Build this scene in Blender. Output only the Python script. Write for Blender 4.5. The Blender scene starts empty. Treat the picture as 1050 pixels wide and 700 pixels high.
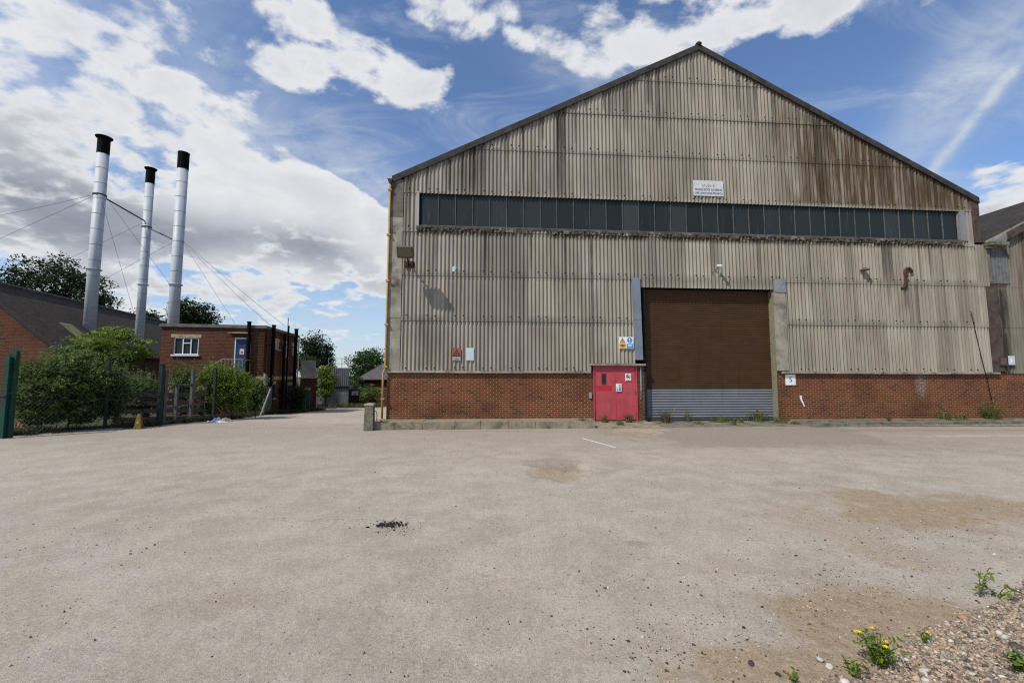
import bpy, math, random
import numpy as np
from math import sin, cos, radians as R, pi
random.seed(7)
rng = np.random.default_rng(11)
SC = bpy.context.scene
COL = SC.collection

# ------------------------------------------------------------------ camera model / survey helpers
F, PITCH, ROLL, YAW, EYE = 445.0, R(4.5025), R(.103), R(4.44), 1.78

def ray(x, y):
    a = (x-525)/F; b = -(y-350)/F
    a, b = a*cos(ROLL)-b*sin(ROLL), a*sin(ROLL)+b*cos(ROLL)
    return np.array([a, cos(PITCH)-b*sin(PITCH), sin(PITCH)+b*cos(PITCH)])

def hit(x, y, O, ang):
    d = ray(x, y); n = np.array([-sin(ang), cos(ang)])
    P = d*((np.array(O[:2])@n)/(d[:2]@n))
    return float((P[:2]-np.array(O[:2]))@np.array([cos(ang), sin(ang)])), float(P[2]+EYE)

def at(x, y, Y):
    d = ray(x, y); P = d*Y/d[1]
    return Vec((float(P[0]), Y, float(P[2]+EYE)))

def fall(x, y):
    x = np.asarray(x, float); y = np.asarray(y, float)
    t = np.clip((-4.2-x)/2.5, 0, 1); t = t*t*(3-2*t)
    d = np.clip(y-15.5, 0, 85)
    return -.048*(np.sqrt(d*d+1.5)-1.2247)*t*(d > 0)

def gnd(px, py):                        # pixel -> ground point on the yard
    d = ray(px, py); P = d*(-EYE/d[2])
    for _ in range(6):
        h = float(fall(P[0], P[1])); P = d*((h-EYE)/d[2])
    return float(P[0]), float(P[1]), float(P[2]+EYE)

from mathutils import Vector as Vec, Matrix

# ------------------------------------------------------------------ numpy noise
def _h(ix, iy, s):
    n = (ix.astype(np.int64)*374761393 + iy.astype(np.int64)*668265263 + s*1442695041) & 0x7fffffff
    n = ((n ^ (n >> 13))*1274126177) & 0x7fffffff
    return ((n ^ (n >> 16)) & 0xffff)/65535.0
def vnoise(x, y, s=0):
    ix = np.floor(x); iy = np.floor(y); fx = x-ix; fy = y-iy
    fx = fx*fx*(3-2*fx); fy = fy*fy*(3-2*fy)
    a = _h(ix, iy, s); b = _h(ix+1, iy, s); c = _h(ix, iy+1, s); d = _h(ix+1, iy+1, s)
    return (a*(1-fx)+b*fx)*(1-fy)+(c*(1-fx)+d*fx)*fy
def fbm(x, y, s=0, o=5):
    x = np.asarray(x, float); y = np.asarray(y, float)
    t = 0; a = .5; n = 0
    for i in range(o):
        t = t+a*vnoise(x, y, s+i*17); n += a; x = x*2.03+3.1; y = y*2.03+1.7; a *= .5
    return t/n
def sst(a, b, x):
    t = np.clip((x-a)/(b-a), 0, 1); return t*t*(3-2*t)

# ------------------------------------------------------------------ materials
def newmat(name):
    m = bpy.data.materials.new(name); m.use_nodes = True
    nt = m.node_tree; nt.nodes.clear()
    out = nt.nodes.new('ShaderNodeOutputMaterial'); p = nt.nodes.new('ShaderNodeBsdfPrincipled')
    nt.links.new(p.outputs[0], out.inputs[0])
    return m, nt, p
def N(nt, t, **kw):
    n = nt.nodes.new(t)
    for k, v in kw.items():
        if k.startswith('i_'): n.inputs[k[2:].replace('_', ' ')].default_value = v
        else: setattr(n, k, v)
    return n
def L(nt, a, b): nt.links.new(a, b)
def rgba(c): return (c[0], c[1], c[2], 1)
def noise(nt, vec, scale, detail=4, rough=.55, dist=0):
    n = N(nt, 'ShaderNodeTexNoise'); n.inputs['Scale'].default_value = scale
    n.inputs['Detail'].default_value = detail; n.inputs['Roughness'].default_value = rough; n.inputs['Distortion'].default_value = dist
    if vec is not None: L(nt, vec, n.inputs['Vector'])
    return n.outputs['Fac']
def mapping(nt, vec, scale=(1, 1, 1), loc=(0, 0, 0)):
    m = N(nt, 'ShaderNodeMapping'); m.inputs['Scale'].default_value = scale; m.inputs['Location'].default_value = loc
    L(nt, vec, m.inputs['Vector']); return m.outputs[0]
def objco(nt): return N(nt, 'ShaderNodeTexCoord').outputs['Object']
def ramp(nt, fac, stops):
    r = N(nt, 'ShaderNodeValToRGB'); e = r.color_ramp.elements
    while len(e) > 1: e.remove(e[-1])
    e[0].position = stops[0][0]; e[0].color = rgba(stops[0][1]) if len(stops[0][1]) == 3 else stops[0][1]
    for p, c in stops[1:]:
        q = e.new(p); q.color = rgba(c)
    L(nt, fac, r.inputs[0]); return r.outputs[0]
def maprange(nt, v, a, b, c=0., d=1., smooth=True):
    m = N(nt, 'ShaderNodeMapRange')
    if smooth: m.interpolation_type = 'SMOOTHSTEP'
    for i, x in zip(('From Min', 'From Max', 'To Min', 'To Max'), (a, b, c, d)): m.inputs[i].default_value = x
    L(nt, v, m.inputs['Value']); return m.outputs[0]
def mix(nt, fac, a, b, mode='MIX'):
    m = N(nt, 'ShaderNodeMix', data_type='RGBA', blend_type=mode)
    for sock, v in ((m.inputs[0], fac), (m.inputs[6], a), (m.inputs[7], b)):
        if isinstance(v, (int, float)): sock.default_value = v
        elif isinstance(v, (tuple, list)): sock.default_value = rgba(v)
        else: L(nt, v, sock)
    return m.outputs[2]
def math_(nt, op, a, b=None, c=None):
    m = N(nt, 'ShaderNodeMath', operation=op)
    for i, v in enumerate((a, b, c)):
        if v is None: continue
        if isinstance(v, (int, float)): m.inputs[i].default_value = v
        else: L(nt, v, m.inputs[i])
    return m.outputs[0]
def bump(nt, p, h, strength=.3, dist=.01):
    b = N(nt, 'ShaderNodeBump'); b.inputs['Strength'].default_value = strength; b.inputs['Distance'].default_value = dist
    L(nt, h, b.inputs['Height']); L(nt, b.outputs[0], p.inputs['Normal'])
def attr(nt, name): return N(nt, 'ShaderNodeAttribute', attribute_name=name).outputs['Fac']

def simple(name, col, rough=.7, var=.35, scale=6, metal=0, spec=.3, dirt=None, dirtscale=2.5, bumps=.15, stretch=None):
    m, nt, p = newmat(name); v = objco(nt)
    n = noise(nt, v, scale, 5, .6)
    a = tuple(c*(1-var) for c in col); b = tuple(min(1, c*(1+var)) for c in col)
    c = ramp(nt, n, [(.3, a), (.7, b)])
    if dirt:
        d = maprange(nt, noise(nt, mapping(nt, v, stretch) if stretch else v, dirtscale, 6, .65), .5, .72)
        c = mix(nt, d, c, dirt)
    L(nt, c, p.inputs['Base Color']); p.inputs['Roughness'].default_value = rough
    p.inputs['Metallic'].default_value = metal; p.inputs['Specular IOR Level'].default_value = spec
    bump(nt, p, noise(nt, v, scale*8, 4), bumps, .01)
    return m

def brickmat(name, c1, c2, mortar, axis='xz', grime=.35, white=0.):
    m, nt, p = newmat(name); v = objco(nt)
    s = N(nt, 'ShaderNodeSeparateXYZ'); L(nt, v, s.inputs[0])
    cb = N(nt, 'ShaderNodeCombineXYZ'); L(nt, s.outputs['X' if axis == 'xz' else 'Y'], cb.inputs[0]); L(nt, s.outputs['Z'], cb.inputs[1])
    def bt(off, a, b, mo, bias=0.):
        t = N(nt, 'ShaderNodeTexBrick'); L(nt, cb.outputs[0], t.inputs['Vector'])
        t.inputs['Scale'].default_value = 1; t.inputs['Brick Width'].default_value = .225; t.inputs['Row Height'].default_value = .075
        t.inputs['Mortar Size'].default_value = .009; t.inputs['Mortar Smooth'].default_value = .1; t.inputs['Bias'].default_value = bias
        t.inputs['Color1'].default_value = rgba(a); t.inputs['Color2'].default_value = rgba(b); t.inputs['Mortar'].default_value = rgba(mo); return t
    t = bt(0, c1, c2, mortar)
    # occasional blue-burnt bricks: random cell value
    t2 = bt(0, (0, 0, 0), (1, 1, 1), (0, 0, 0))
    burnt = maprange(nt, t2.outputs['Color'], .86, .9)
    c = mix(nt, burnt, t.outputs['Color'], tuple(x*.38+.012 for x in c2))
    big = maprange(nt, noise(nt, v, .9, 5, .6), .38, .72)
    c = mix(nt, math_(nt, 'MULTIPLY', big, grime), c, tuple(x*.35 for x in c2))
    fine = noise(nt, v, 35, 4)
    c = mix(nt, .35, c, ramp(nt, fine, [(.25, (.25, .25, .25)), (.75, (.85, .85, .85))]), 'OVERLAY')
    if white > 0:
        dn = N(nt, 'ShaderNodeVectorMath', operation='DISTANCE'); L(nt, mapping(nt, v, (2.2, 1, 1)), dn.inputs[0]); dn.inputs[1].default_value = (20.75*2.2, 0, 1.45); w = maprange(nt, dn.outputs['Value'], .75, .15)
        w = math_(nt, 'MULTIPLY', w, maprange(nt, noise(nt, v, 14, 5, .7), .4, .6)); c = mix(nt, math_(nt, 'MULTIPLY', w, .45), c, (.45, .42, .38))
    L(nt, c, p.inputs['Base Color']); p.inputs['Roughness'].default_value = .9; p.inputs['Specular IOR Level'].default_value = .2
    h = math_(nt, 'SUBTRACT', math_(nt, 'MULTIPLY', fine, .3), t.outputs['Fac'])
    bump(nt, p, h, .6, .008)
    return m

def leafmat(name, cols, trans=.42):
    m = bpy.data.materials.new(name); m.use_nodes = True; nt = m.node_tree; nt.nodes.clear()
    out = nt.nodes.new('ShaderNodeOutputMaterial')
    g = N(nt, 'ShaderNodeNewGeometry')
    st = [(i/(len(cols)-1), c) for i, c in enumerate(cols)]
    c = ramp(nt, g.outputs['Random Per Island'], st)
    n = maprange(nt, noise(nt, objco(nt), 1.3, 3), .3, .7, .65, 1.3)
    hs = N(nt, 'ShaderNodeHueSaturation'); L(nt, c, hs.inputs['Color']); L(nt, n, hs.inputs['Value'])
    d = N(nt, 'ShaderNodeBsdfPrincipled'); d.inputs['Roughness'].default_value = .55; d.inputs['Specular IOR Level'].default_value = .25
    t = N(nt, 'ShaderNodeBsdfTranslucent'); L(nt, hs.outputs[0], d.inputs['Base Color']); L(nt, hs.outputs[0], t.inputs['Color'])
    mx = N(nt, 'ShaderNodeMixShader'); mx.inputs[0].default_value = trans
    L(nt, d.outputs[0], mx.inputs[1]); L(nt, t.outputs[0], mx.inputs[2]); L(nt, mx.outputs[0], out.inputs[0])
    return m

M = {}
# fibre-cement cladding: weathered grey-buff, streaked
def cladmat():
    m, nt, p = newmat('weathered_fibre_cement'); v = objco(nt)
    st = noise(nt, mapping(nt, v, (5.5, 1, .16)), 1.0, 6, .62)
    st2 = noise(nt, mapping(nt, v, (1.2, 1, .5)), 1.0, 5, .6)
    base = ramp(nt, st2, [(.25, (.222, .196, .155)), (.5, (.285, .255, .205)), (.8, (.335, .305, .25))])
    base = mix(nt, maprange(nt, st, .5, .78, 0, .55), base, (.12, .10, .075))
    base = mix(nt, maprange(nt, noise(nt, v, 26, 6, .7), .55, .8, 0, .45), base, (.16, .14, .105))
    sv = maprange(nt, attr(nt, 'sheet'), 0, 1, .80, 1.14, False); hs = N(nt, 'ShaderNodeHueSaturation'); L(nt, base, hs.inputs['Color']); L(nt, sv, hs.inputs['Value']); base = hs.outputs[0]
    br = noise(nt, mapping(nt, v, (9, 1, .5)), 1.0, 5, .6)
    rust = math_(nt, 'MULTIPLY', attr(nt, 'rust'), maprange(nt, br, .28, .62, .35, 1.))
    base = mix(nt, rust, base, (.066, .044, .023))
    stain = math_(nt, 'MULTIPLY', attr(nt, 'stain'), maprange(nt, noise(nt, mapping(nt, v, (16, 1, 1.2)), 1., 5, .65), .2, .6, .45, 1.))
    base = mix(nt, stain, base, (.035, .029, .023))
    moss = math_(nt, 'MULTIPLY', attr(nt, 'moss'), maprange(nt, noise(nt, v, 11, 5, .7), .38, .5))
    base = mix(nt, moss, base, (.035, .03, .018))
    L(nt, base, p.inputs['Base Color']); p.inputs['Roughness'].default_value = .9; p.inputs['Specular IOR Level'].default_value = .15
    bump(nt, p, noise(nt, v, 60, 5, .7), .25, .006)
    return m
M['clad'] = cladmat()
M['bolt'] = simple('rusted_bolt', (.022, .016, .013), .8, .4, 20)
M['flatcem'] = simple('flat_cement_trim', (.27, .24, .19), .9, .35, 3, dirt=(.07, .055, .045), dirtscale=1.7)
M['browntrim'] = simple('brown_stained_trim', (.075, .055, .042), .9, .45, 3, dirt=(.03, .024, .02))
M['bargeb'] = simple('dark_barge_sheet', (.038, .033, .031), .85, .4, 3, dirt=(.075, .06, .05))
M['roofcorr'] = simple('dark_roof_sheet', (.075, .068, .06), .9, .4, 1.5, dirt=(.12, .10, .075))
M['brick'] = brickmat('red_brick', (.165, .040, .0145), (.095, .024, .0105), (.27, .175, .10), grime=.45, white=1)
M['brick_right'] = M['brick']
M['brick_pier'] = brickmat('dark_red_brick_pier', (.13, .038, .019), (.08, .025, .014), (.27, .20, .13), grime=.5)
M['brick2'] = brickmat('old_red_brick', (.118, .031, .014), (.066, .019, .010), (.13, .085, .055), grime=.45)
M['brick2s'] = brickmat('old_red_brick_return', (.118, .031, .014), (.066, .019, .010), (.13, .085, .055), axis='yz', grime=.45)
M['brick3'] = brickmat('orange_red_brick', (.15, .045, .02), (.09, .028, .014), (.16, .105, .07), grime=.4)
M['conc'] = simple('weathered_concrete', (.25, .21, .145), .95, .3, 5, dirt=(.09, .085, .05), dirtscale=2, bumps=.4)
M['concdark'] = simple('mossy_concrete', (.17, .155, .11), .95, .4, 4, dirt=(.06, .06, .03), dirtscale=2.2, bumps=.4)
M['stonepost'] = simple('lichen_concrete_post', (.15, .135, .10), .95, .4, 9, dirt=(.06, .055, .035), dirtscale=4, bumps=.5)
M['stonecap'] = simple('pale_lichen_cap', (.30, .28, .21), .95, .3, 9)
M['red'] = simple('faded_red_paint', (.42, .058, .07), .6, .16, 2.2, dirt=(.36, .10, .10), dirtscale=2.4, stretch=(2.5, 1, .5), spec=.3, bumps=.08)
M['redpatch'] = simple('fresh_red_paint', (.43, .022, .036), .55, .1, 3)
M['blackhole'] = simple('dark_wired_glass', (.012, .012, .014), .15, .3, 4, spec=.5)
M['black'] = simple('black_paint', (.006, .0055, .0055), .9, .4, 6, spec=.08)
M['dark'] = simple('dark_interior', (.01, .009, .008), .9, .3, 4)
M['bluegrey'] = simple('blue_grey_sheet', (.165, .19, .23), .55, .15, 1.6, spec=.35, dirt=(.12, .13, .15), bumps=.06)
M['greypaint'] = simple('grey_painted_block', (.21, .215, .22), .7, .2, 2, dirt=(.13, .12, .11))
M['jamb'] = simple('mossy_timber_jamb', (.21, .19, .12), .85, .3, 3, dirt=(.10, .10, .04), dirtscale=3)
M['yellow'] = simple('yellow_pipe_paint', (.36, .245, .085), .55, .22, 3, dirt=(.30, .17, .045), dirtscale=5)
M['white'] = simple('white_paint', (.74, .75, .76), .6, .08, 4)
M['offwhite'] = simple('dirty_white', (.55, .56, .57), .7, .15, 8)
M['galv'] = simple('galvanised_steel', (.30, .31, .32), .5, .25, 8, metal=.3, spec=.4)
M['steel'] = simple('dull_grey_steel', (.085, .09, .095), .6, .3, 6, metal=.2)
M['rust'] = simple('rusty_iron', (.06, .028, .018), .9, .5, 9)
M['bronze'] = simple('olive_brown_lamp_housing', (.085, .075, .045), .6, .3, 7)
M['greenp'] = simple('dark_green_paint', (.006, .045, .03), .5, .3, 7, dirt=(.05, .05, .03))
M['greygreen'] = simple('grimy_green_grey_paint', (.012, .022, .021), .7, .35, 6, dirt=(.03, .03, .028))
M['coney'] = simple('grubby_yellow_plastic', (.16, .10, .014), .6, .2, 9, dirt=(.15, .09, .02))  # yellow darkened so the cone reads as standing in shade
M['timber'] = simple('dark_old_timber', (.028, .022, .02), .9, .4, 8)
M['stain_y'] = simple('pale_lintel', (.34, .28, .16), .9, .25, 4, dirt=(.18, .14, .09))
M['signyellow'] = simple('sign_yellow', (.62, .34, .01), .5, .12, 9)
M['signblue'] = simple('sign_blue', (.07, .26, .55), .5, .1, 9)
M['paleblue'] = simple('bleached_pale_blue', (.46, .56, .62), .5, .12, 14)
M['signrust'] = simple('faded_orange_brown', (.24, .085, .045), .6, .2, 9)
M['signgrey'] = simple('faded_sign_grey', (.34, .33, .34), .6, .15, 9)
M['ink'] = simple('sign_ink', (.015, .015, .02), .6, .1, 5)
M['inkfade'] = simple('faded_navy_ink', (.05, .05, .085), .6, .2, 12)
M['smudge'] = simple('smudged_print', (.33, .34, .29), .6, .25, 25)
M['purple'] = simple('sign_purple', (.22, .10, .34), .5, .1, 9)
M['signred'] = simple('sign_red', (.55, .05, .05), .5, .1, 9)
M['wireg'] = simple('chain_link_wire', (.06, .07, .065), .6, .2, 5)
M['greyshed'] = simple('grey_profiled_sheet', (.15, .153, .165), .7, .15, 2, dirt=(.2, .2, .2))
M['bluedoor'] = simple('navy_door_paint', (.022, .04, .11), .5, .2, 4)
M['slate'] = simple('grey_slates', (.085, .08, .085), .85, .35, 3, dirt=(.14, .12, .10))
M['rooflight'] = simple('lichened_rooflight', (.27, .245, .12), .85, .25, 3, dirt=(.17, .15, .07))
M['silver'] = simple('silver_flue_cladding', (.46, .48, .50), .5, .09, 1.2, metal=.0, spec=.3, dirt=(.33, .33, .32), dirtscale=1.5, bumps=.03, stretch=(3.5, 3.5, .22))
M['seam'] = simple('flue_seam_band', (.19, .195, .20), .5, .2, 4, metal=.2)
M['orange'] = simple('orange_plastic', (.65, .14, .02), .5, .1, 8)
M['greenplastic'] = simple('green_sheet_plastic', (.09, .27, .19), .6, .2, 6)
M['bark'] = simple('bark', (.05, .04, .03), .95, .4, 6)
M['stemgreen'] = simple('green_stem', (.07, .085, .03), .8, .3, 8)
M['petal'] = simple('yellow_petals', (.80, .50, .012), .6, .1, 9)
M['poppy'] = simple('red_poppy_petals', (.62, .05, .015), .6, .1, 9)
M['leaf_dark'] = leafmat('dark_foliage', [(.012, .028, .010), (.022, .045, .014), (.035, .065, .018)], .25)
M['leaf_mid'] = leafmat('mid_foliage', [(.025, .055, .015), (.045, .085, .022), (.07, .115, .03)])
M['leaf_bush'] = leafmat('bush_foliage', [(.04, .068, .018), (.09, .145, .032), (.15, .215, .05), (.23, .27, .12)])
M['leaf_light'] = leafmat('light_foliage', [(.09, .14, .022), (.17, .24, .035), (.25, .30, .055)])
M['leaf_brown'] = leafmat('brown_foliage', [(.06, .05, .02), (.085, .065, .025), (.05, .055, .02)])
M['leaf_weed'] = leafmat('weed_leaves', [(.10, .17, .02), (.16, .25, .03), (.24, .31, .045)])
M['grass'] = leafmat('dry_green_grass', [(.07, .10, .025), (.13, .15, .04), (.22, .19, .085)])
M['drygrass'] = leafmat('dry_stalks', [(.12, .09, .055), (.2, .15, .09), (.07, .06, .03)])

def glassmat():
    m, nt, p = newmat('dirty_wired_glass'); v = objco(nt)
    g = N(nt, 'ShaderNodeNewGeometry')
    c = ramp(nt, g.outputs['Random Per Island'], [(0, (.017, .023, .023)), (.6, (.024, .031, .030)), (.92, (.030, .037, .035)), (1, (.048, .055, .052))])
    st = noise(nt, mapping(nt, v, (7, 1, .7)), 1, 6, .65)
    c = mix(nt, maprange(nt, st, .55, .8, 0, .6), c, (.10, .11, .11))
    sp = maprange(nt, noise(nt, v, 18, 5, .75), .62, .75, 0, .5); c = mix(nt, sp, c, (.14, .15, .15))
    L(nt, c, p.inputs['Base Color']); p.inputs['Roughness'].default_value = .35; p.inputs['Specular IOR Level'].default_value = .16
    bump(nt, p, noise(nt, v, 4, 2), .05, .02)
    return m
M['glass'] = glassmat()
def shuttermat(name, col, col2):
    m, nt, p = newmat(name); v = objco(nt)
    s = noise(nt, mapping(nt, v, (1.5, 1, 5)), 1, 5, .6)
    c = ramp(nt, s, [(.3, col2), (.7, col)])
    st = noise(nt, mapping(nt, v, (6, 1, .25)), 1, 5, .6)
    c = mix(nt, maprange(nt, st, .55, .8, 0, .5), c, tuple(x*.45 for x in col2))
    L(nt, c, p.inputs['Base Color']); p.inputs['Roughness'].default_value = .6; p.inputs['Specular IOR Level'].default_value = .3
    return m
M['shutbrown'] = shuttermat('rust_brown_shutter', (.080, .039, .016), (.052, .025, .011))
M['shutgrey'] = shuttermat('grey_blue_shutter', (.185, .197, .208), (.135, .145, .153))

def groundmat():
    m, nt, p = newmat('worn_tarmac'); v = objco(nt)
    big = noise(nt, v, .22, 5, .6); mid = noise(nt, v, 1.6, 6, .65); fine = noise(nt, v, 38, 5, .75); agg = noise(nt, v, 170, 3, .8)
    c = ramp(nt, big, [(.3, (.325, .283, .228)), (.7, (.41, .36, .295))])
    c = mix(nt, maprange(nt, mid, .36, .66, 0, .7), c, (.47, .422, .352))
    c = mix(nt, maprange(nt, noise(nt, mapping(nt, v, (.35, 2.2, 1)), 1, 6, .6), .55, .75, 0, .16), c, (.26, .232, .195))
    df = maprange(nt, math_(nt, 'ADD', attr(nt, 'dirt'), math_(nt, 'ADD', math_(nt, 'MULTIPLY', math_(nt, 'SUBTRACT', mid, .5), .9), math_(nt, 'MULTIPLY', math_(nt, 'SUBTRACT', noise(nt, v, 11, 5, .7), .5), .8))), .08, 1.12)
    dc = ramp(nt, noise(nt, v, 9, 6, .7), [(.3, (.26, .19, .115)), (.7, (.40, .305, .20))])
    c = mix(nt, math_(nt, 'MULTIPLY', df, .95), c, dc)
    kf = maprange(nt, math_(nt, 'ADD', attr(nt, 'dark'), math_(nt, 'MULTIPLY', math_(nt, 'SUBTRACT', mid, .5), .5)), .08, .8)
    c = mix(nt, math_(nt, 'MULTIPLY', kf, .7), c, (.21, .178, .145))
    mf = maprange(nt, math_(nt, 'ADD', attr(nt, 'mossy'), math_(nt, 'MULTIPLY', math_(nt, 'SUBTRACT', noise(nt, v, 6, 5, .7), .5), .9)), .4, .8)
    c = mix(nt, math_(nt, 'MULTIPLY', mf, .75), c, (.06, .05, .03))
    pf = maprange(nt, math_(nt, 'ADD', attr(nt, 'pale'), math_(nt, 'MULTIPLY', math_(nt, 'SUBTRACT', mid, .5), .6)), .4, .8)
    c = mix(nt, math_(nt, 'MULTIPLY', pf, .6), c, (.56, .48, .34))
    c = mix(nt, .7, c, ramp(nt, fine, [(.25, (.28, .28, .28)), (.5, (.5, .5, .5)), (.78, (.68, .68, .68))]), 'OVERLAY')
    gr1 = noise(nt, v, 13, 8, .82)
    c = mix(nt, .42, c, ramp(nt, gr1, [(.3, (.24, .235, .23)), (.5, (.5, .5, .5)), (.7, (.74, .73, .70))]), 'OVERLAY')
    sp = noise(nt, v, 55, 2, .5); c = mix(nt, maprange(nt, sp, .68, .74, 0, .6), c, (.62, .58, .50)); sp2 = noise(nt, mapping(nt, v, (1, 1, 1), (7, 3, 0)), 42, 2, .5); c = mix(nt, maprange(nt, sp2, .68, .74, 0, .65), c, (.10, .085, .07))
    c = mix(nt, .75, c, ramp(nt, agg, [(.28, (.18, .18, .19)), (.5, (.5, .49, .48)), (.72, (.84, .81, .77))]), 'OVERLAY')
    vo = N(nt, 'ShaderNodeTexVoronoi', feature='DISTANCE_TO_EDGE'); vo.inputs['Scale'].default_value = .42
    wv = N(nt, 'ShaderNodeVectorMath', operation='ADD'); nv = N(nt, 'ShaderNodeTexNoise'); nv.inputs['Scale'].default_value = 2.2; nv.inputs['Detail'].default_value = 6; L(nt, v, nv.inputs['Vector'])
    sc_ = N(nt, 'ShaderNodeVectorMath', operation='SCALE'); sc_.inputs['Scale'].default_value = .55; L(nt, nv.outputs['Color'], sc_.inputs[0]); L(nt, v, wv.inputs[0]); L(nt, sc_.outputs[0], wv.inputs[1]); L(nt, wv.outputs[0], vo.inputs['Vector'])
    ck = math_(nt, 'MULTIPLY', maprange(nt, vo.outputs['Distance'], .012, .002), maprange(nt, noise(nt, v, .45, 3), .5, .66))
    c = mix(nt, math_(nt, 'MULTIPLY', ck, .26), c, (.10, .085, .07))
    gr = attr(nt, 'green'); gn = maprange(nt, math_(nt, 'ADD', gr, math_(nt, 'MULTIPLY', math_(nt, 'SUBTRACT', mid, .5), .5)), .35, .65)
    c = mix(nt, gn, c, (.06, .06, .03))
    L(nt, c, p.inputs['Base Color']); p.inputs['Roughness'].default_value = .93; p.inputs['Specular IOR Level'].default_value = .2
    h = math_(nt, 'ADD', math_(nt, 'MULTIPLY', agg, .5), fine)
    bump(nt, p, h, .75, .012)
    return m
M['ground'] = groundmat()
def stonemat():
    m, nt, p = newmat('mixed_gravel'); g = N(nt, 'ShaderNodeNewGeometry')
    c = ramp(nt, g.outputs['Random Per Island'], [(0, (.06, .052, .05)), (.18, (.14, .12, .11)), (.36, (.31, .235, .155)), (.55, (.41, .31, .195)), (.7, (.29, .26, .235)), (.8, (.36, .20, .115)), (.93, (.46, .39, .30)), (1, (.58, .54, .48))])
    n = noise(nt, objco(nt), 60, 4, .6)
    c = mix(nt, .4, c, ramp(nt, n, [(.25, (.3, .3, .3)), (.75, (.72, .7, .68))]), 'OVERLAY')
    L(nt, c, p.inputs['Base Color']); p.inputs['Roughness'].default_value = .85; p.inputs['Specular IOR Level'].default_value = .25
    return m
M['stones'] = stonemat()
M['grit'] = leafmat('dark_grit', [(.03, .026, .024), (.08, .06, .045), (.20, .13, .08), (.38, .30, .22), (.5, .46, .4)], 0.)
def heapmat():
    m, nt, p = newmat('sandy_gravel_bed'); v = objco(nt)
    c = ramp(nt, noise(nt, v, 70, 5, .8), [(.25, (.14, .11, .08)), (.5, (.34, .26, .18)), (.75, (.50, .41, .30))])
    L(nt, c, p.inputs['Base Color']); p.inputs['Roughness'].default_value = .95
    bump(nt, p, noise(nt, v, 120, 5, .8), .9, .02); return m
M['heap'] = heapmat()

# ------------------------------------------------------------------ mesh builder
class MB:
    def __init__(s): s.v = []; s.f = []; s.m = []
    def add(s, vs, fs, mi=0):
        o = len(s.v); s.v += [tuple(map(float, p)) for p in vs]; s.f += [tuple(i+o for i in f) for f in fs]; s.m += [mi]*len(fs); return s
    def box(s, x0, x1, y0, y1, z0, z1, mi=0):
        return s.add([(x0, y0, z0), (x1, y0, z0), (x1, y1, z0), (x0, y1, z0), (x0, y0, z1), (x1, y0, z1), (x1, y1, z1), (x0, y1, z1)],
                     [(0, 3, 2, 1), (4, 5, 6, 7), (0, 1, 5, 4), (1, 2, 6, 5), (2, 3, 7, 6), (3, 0, 4, 7)], mi)
    def prism(s, poly, axis, a, b, mi=0):      # polygon in the two other axes, extruded a..b
        n = len(poly)
        def P(q, t): return {'x': (t, q[0], q[1]), 'y': (q[0], t, q[1]), 'z': (q[0], q[1], t)}[axis]
        return s.add([P(q, a) for q in poly]+[P(q, b) for q in poly],
                     [tuple(range(n))[::-1], tuple(range(n, 2*n))]+[(i, (i+1) % n, n+(i+1) % n, n+i) for i in range(n)], mi)
    def tube(s, pts, r, n=8, mi=0, caps=True):
        pts = [Vec(p) for p in pts]; k = len(pts); rs = r if isinstance(r, (list, tuple)) else [r]*k
        vs = []; fs = []; u = None
        for i, p in enumerate(pts):
            t = (pts[min(i+1, k-1)]-pts[max(i-1, 0)]); t = t.normalized() if t.length > 1e-9 else Vec((0, 0, 1))
            if u is None: u = t.orthogonal().normalized()
            else:
                u = (u-t*u.dot(t)); u = u.normalized() if u.length > 1e-6 else t.orthogonal().normalized()
            w = t.cross(u)
            for j in range(n):
                a = 2*pi*j/n; vs.append(p+(u*cos(a)+w*sin(a))*rs[i])
        for i in range(k-1):
            for j in range(n): fs.append((i*n+j, i*n+(j+1) % n, (i+1)*n+(j+1) % n, (i+1)*n+j))
        if caps: fs += [tuple(range(n))[::-1], tuple(range((k-1)*n, k*n))]
        return s.add(vs, fs, mi)
    def lathe(s, prof, c=(0, 0, 0), n=28, mi=0):
        vs = []; fs = []; k = len(prof)
        for r, z in prof:
            for j in range(n): a = 2*pi*j/n; vs.append((c[0]+r*cos(a), c[1]+r*sin(a), c[2]+z))
        for i in range(k-1):
            for j in range(n): fs.append((i*n+j, i*n+(j+1) % n, (i+1)*n+(j+1) % n, (i+1)*n+j))
        fs += [tuple(range(n))[::-1], tuple(range((k-1)*n, k*n))]
        return s.add(vs, fs, mi)
    def build(s, name, mats, parent=None, smooth=False, loc=None):
        me = bpy.data.meshes.new(name); me.from_pydata(s.v, [], s.f)
        if not isinstance(mats, (list, tuple)): mats = [mats]
        for m in mats: me.materials.append(m)
        if len(mats) > 1: me.polygons.foreach_set('material_index', s.m)
        if smooth: me.polygons.foreach_set('use_smooth', [True]*len(s.f))
        me.update(); o = bpy.data.objects.new(name, me); COL.objects.link(o)
        if parent: o.parent = parent
        if loc is not None: o.location = loc
        return o
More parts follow.
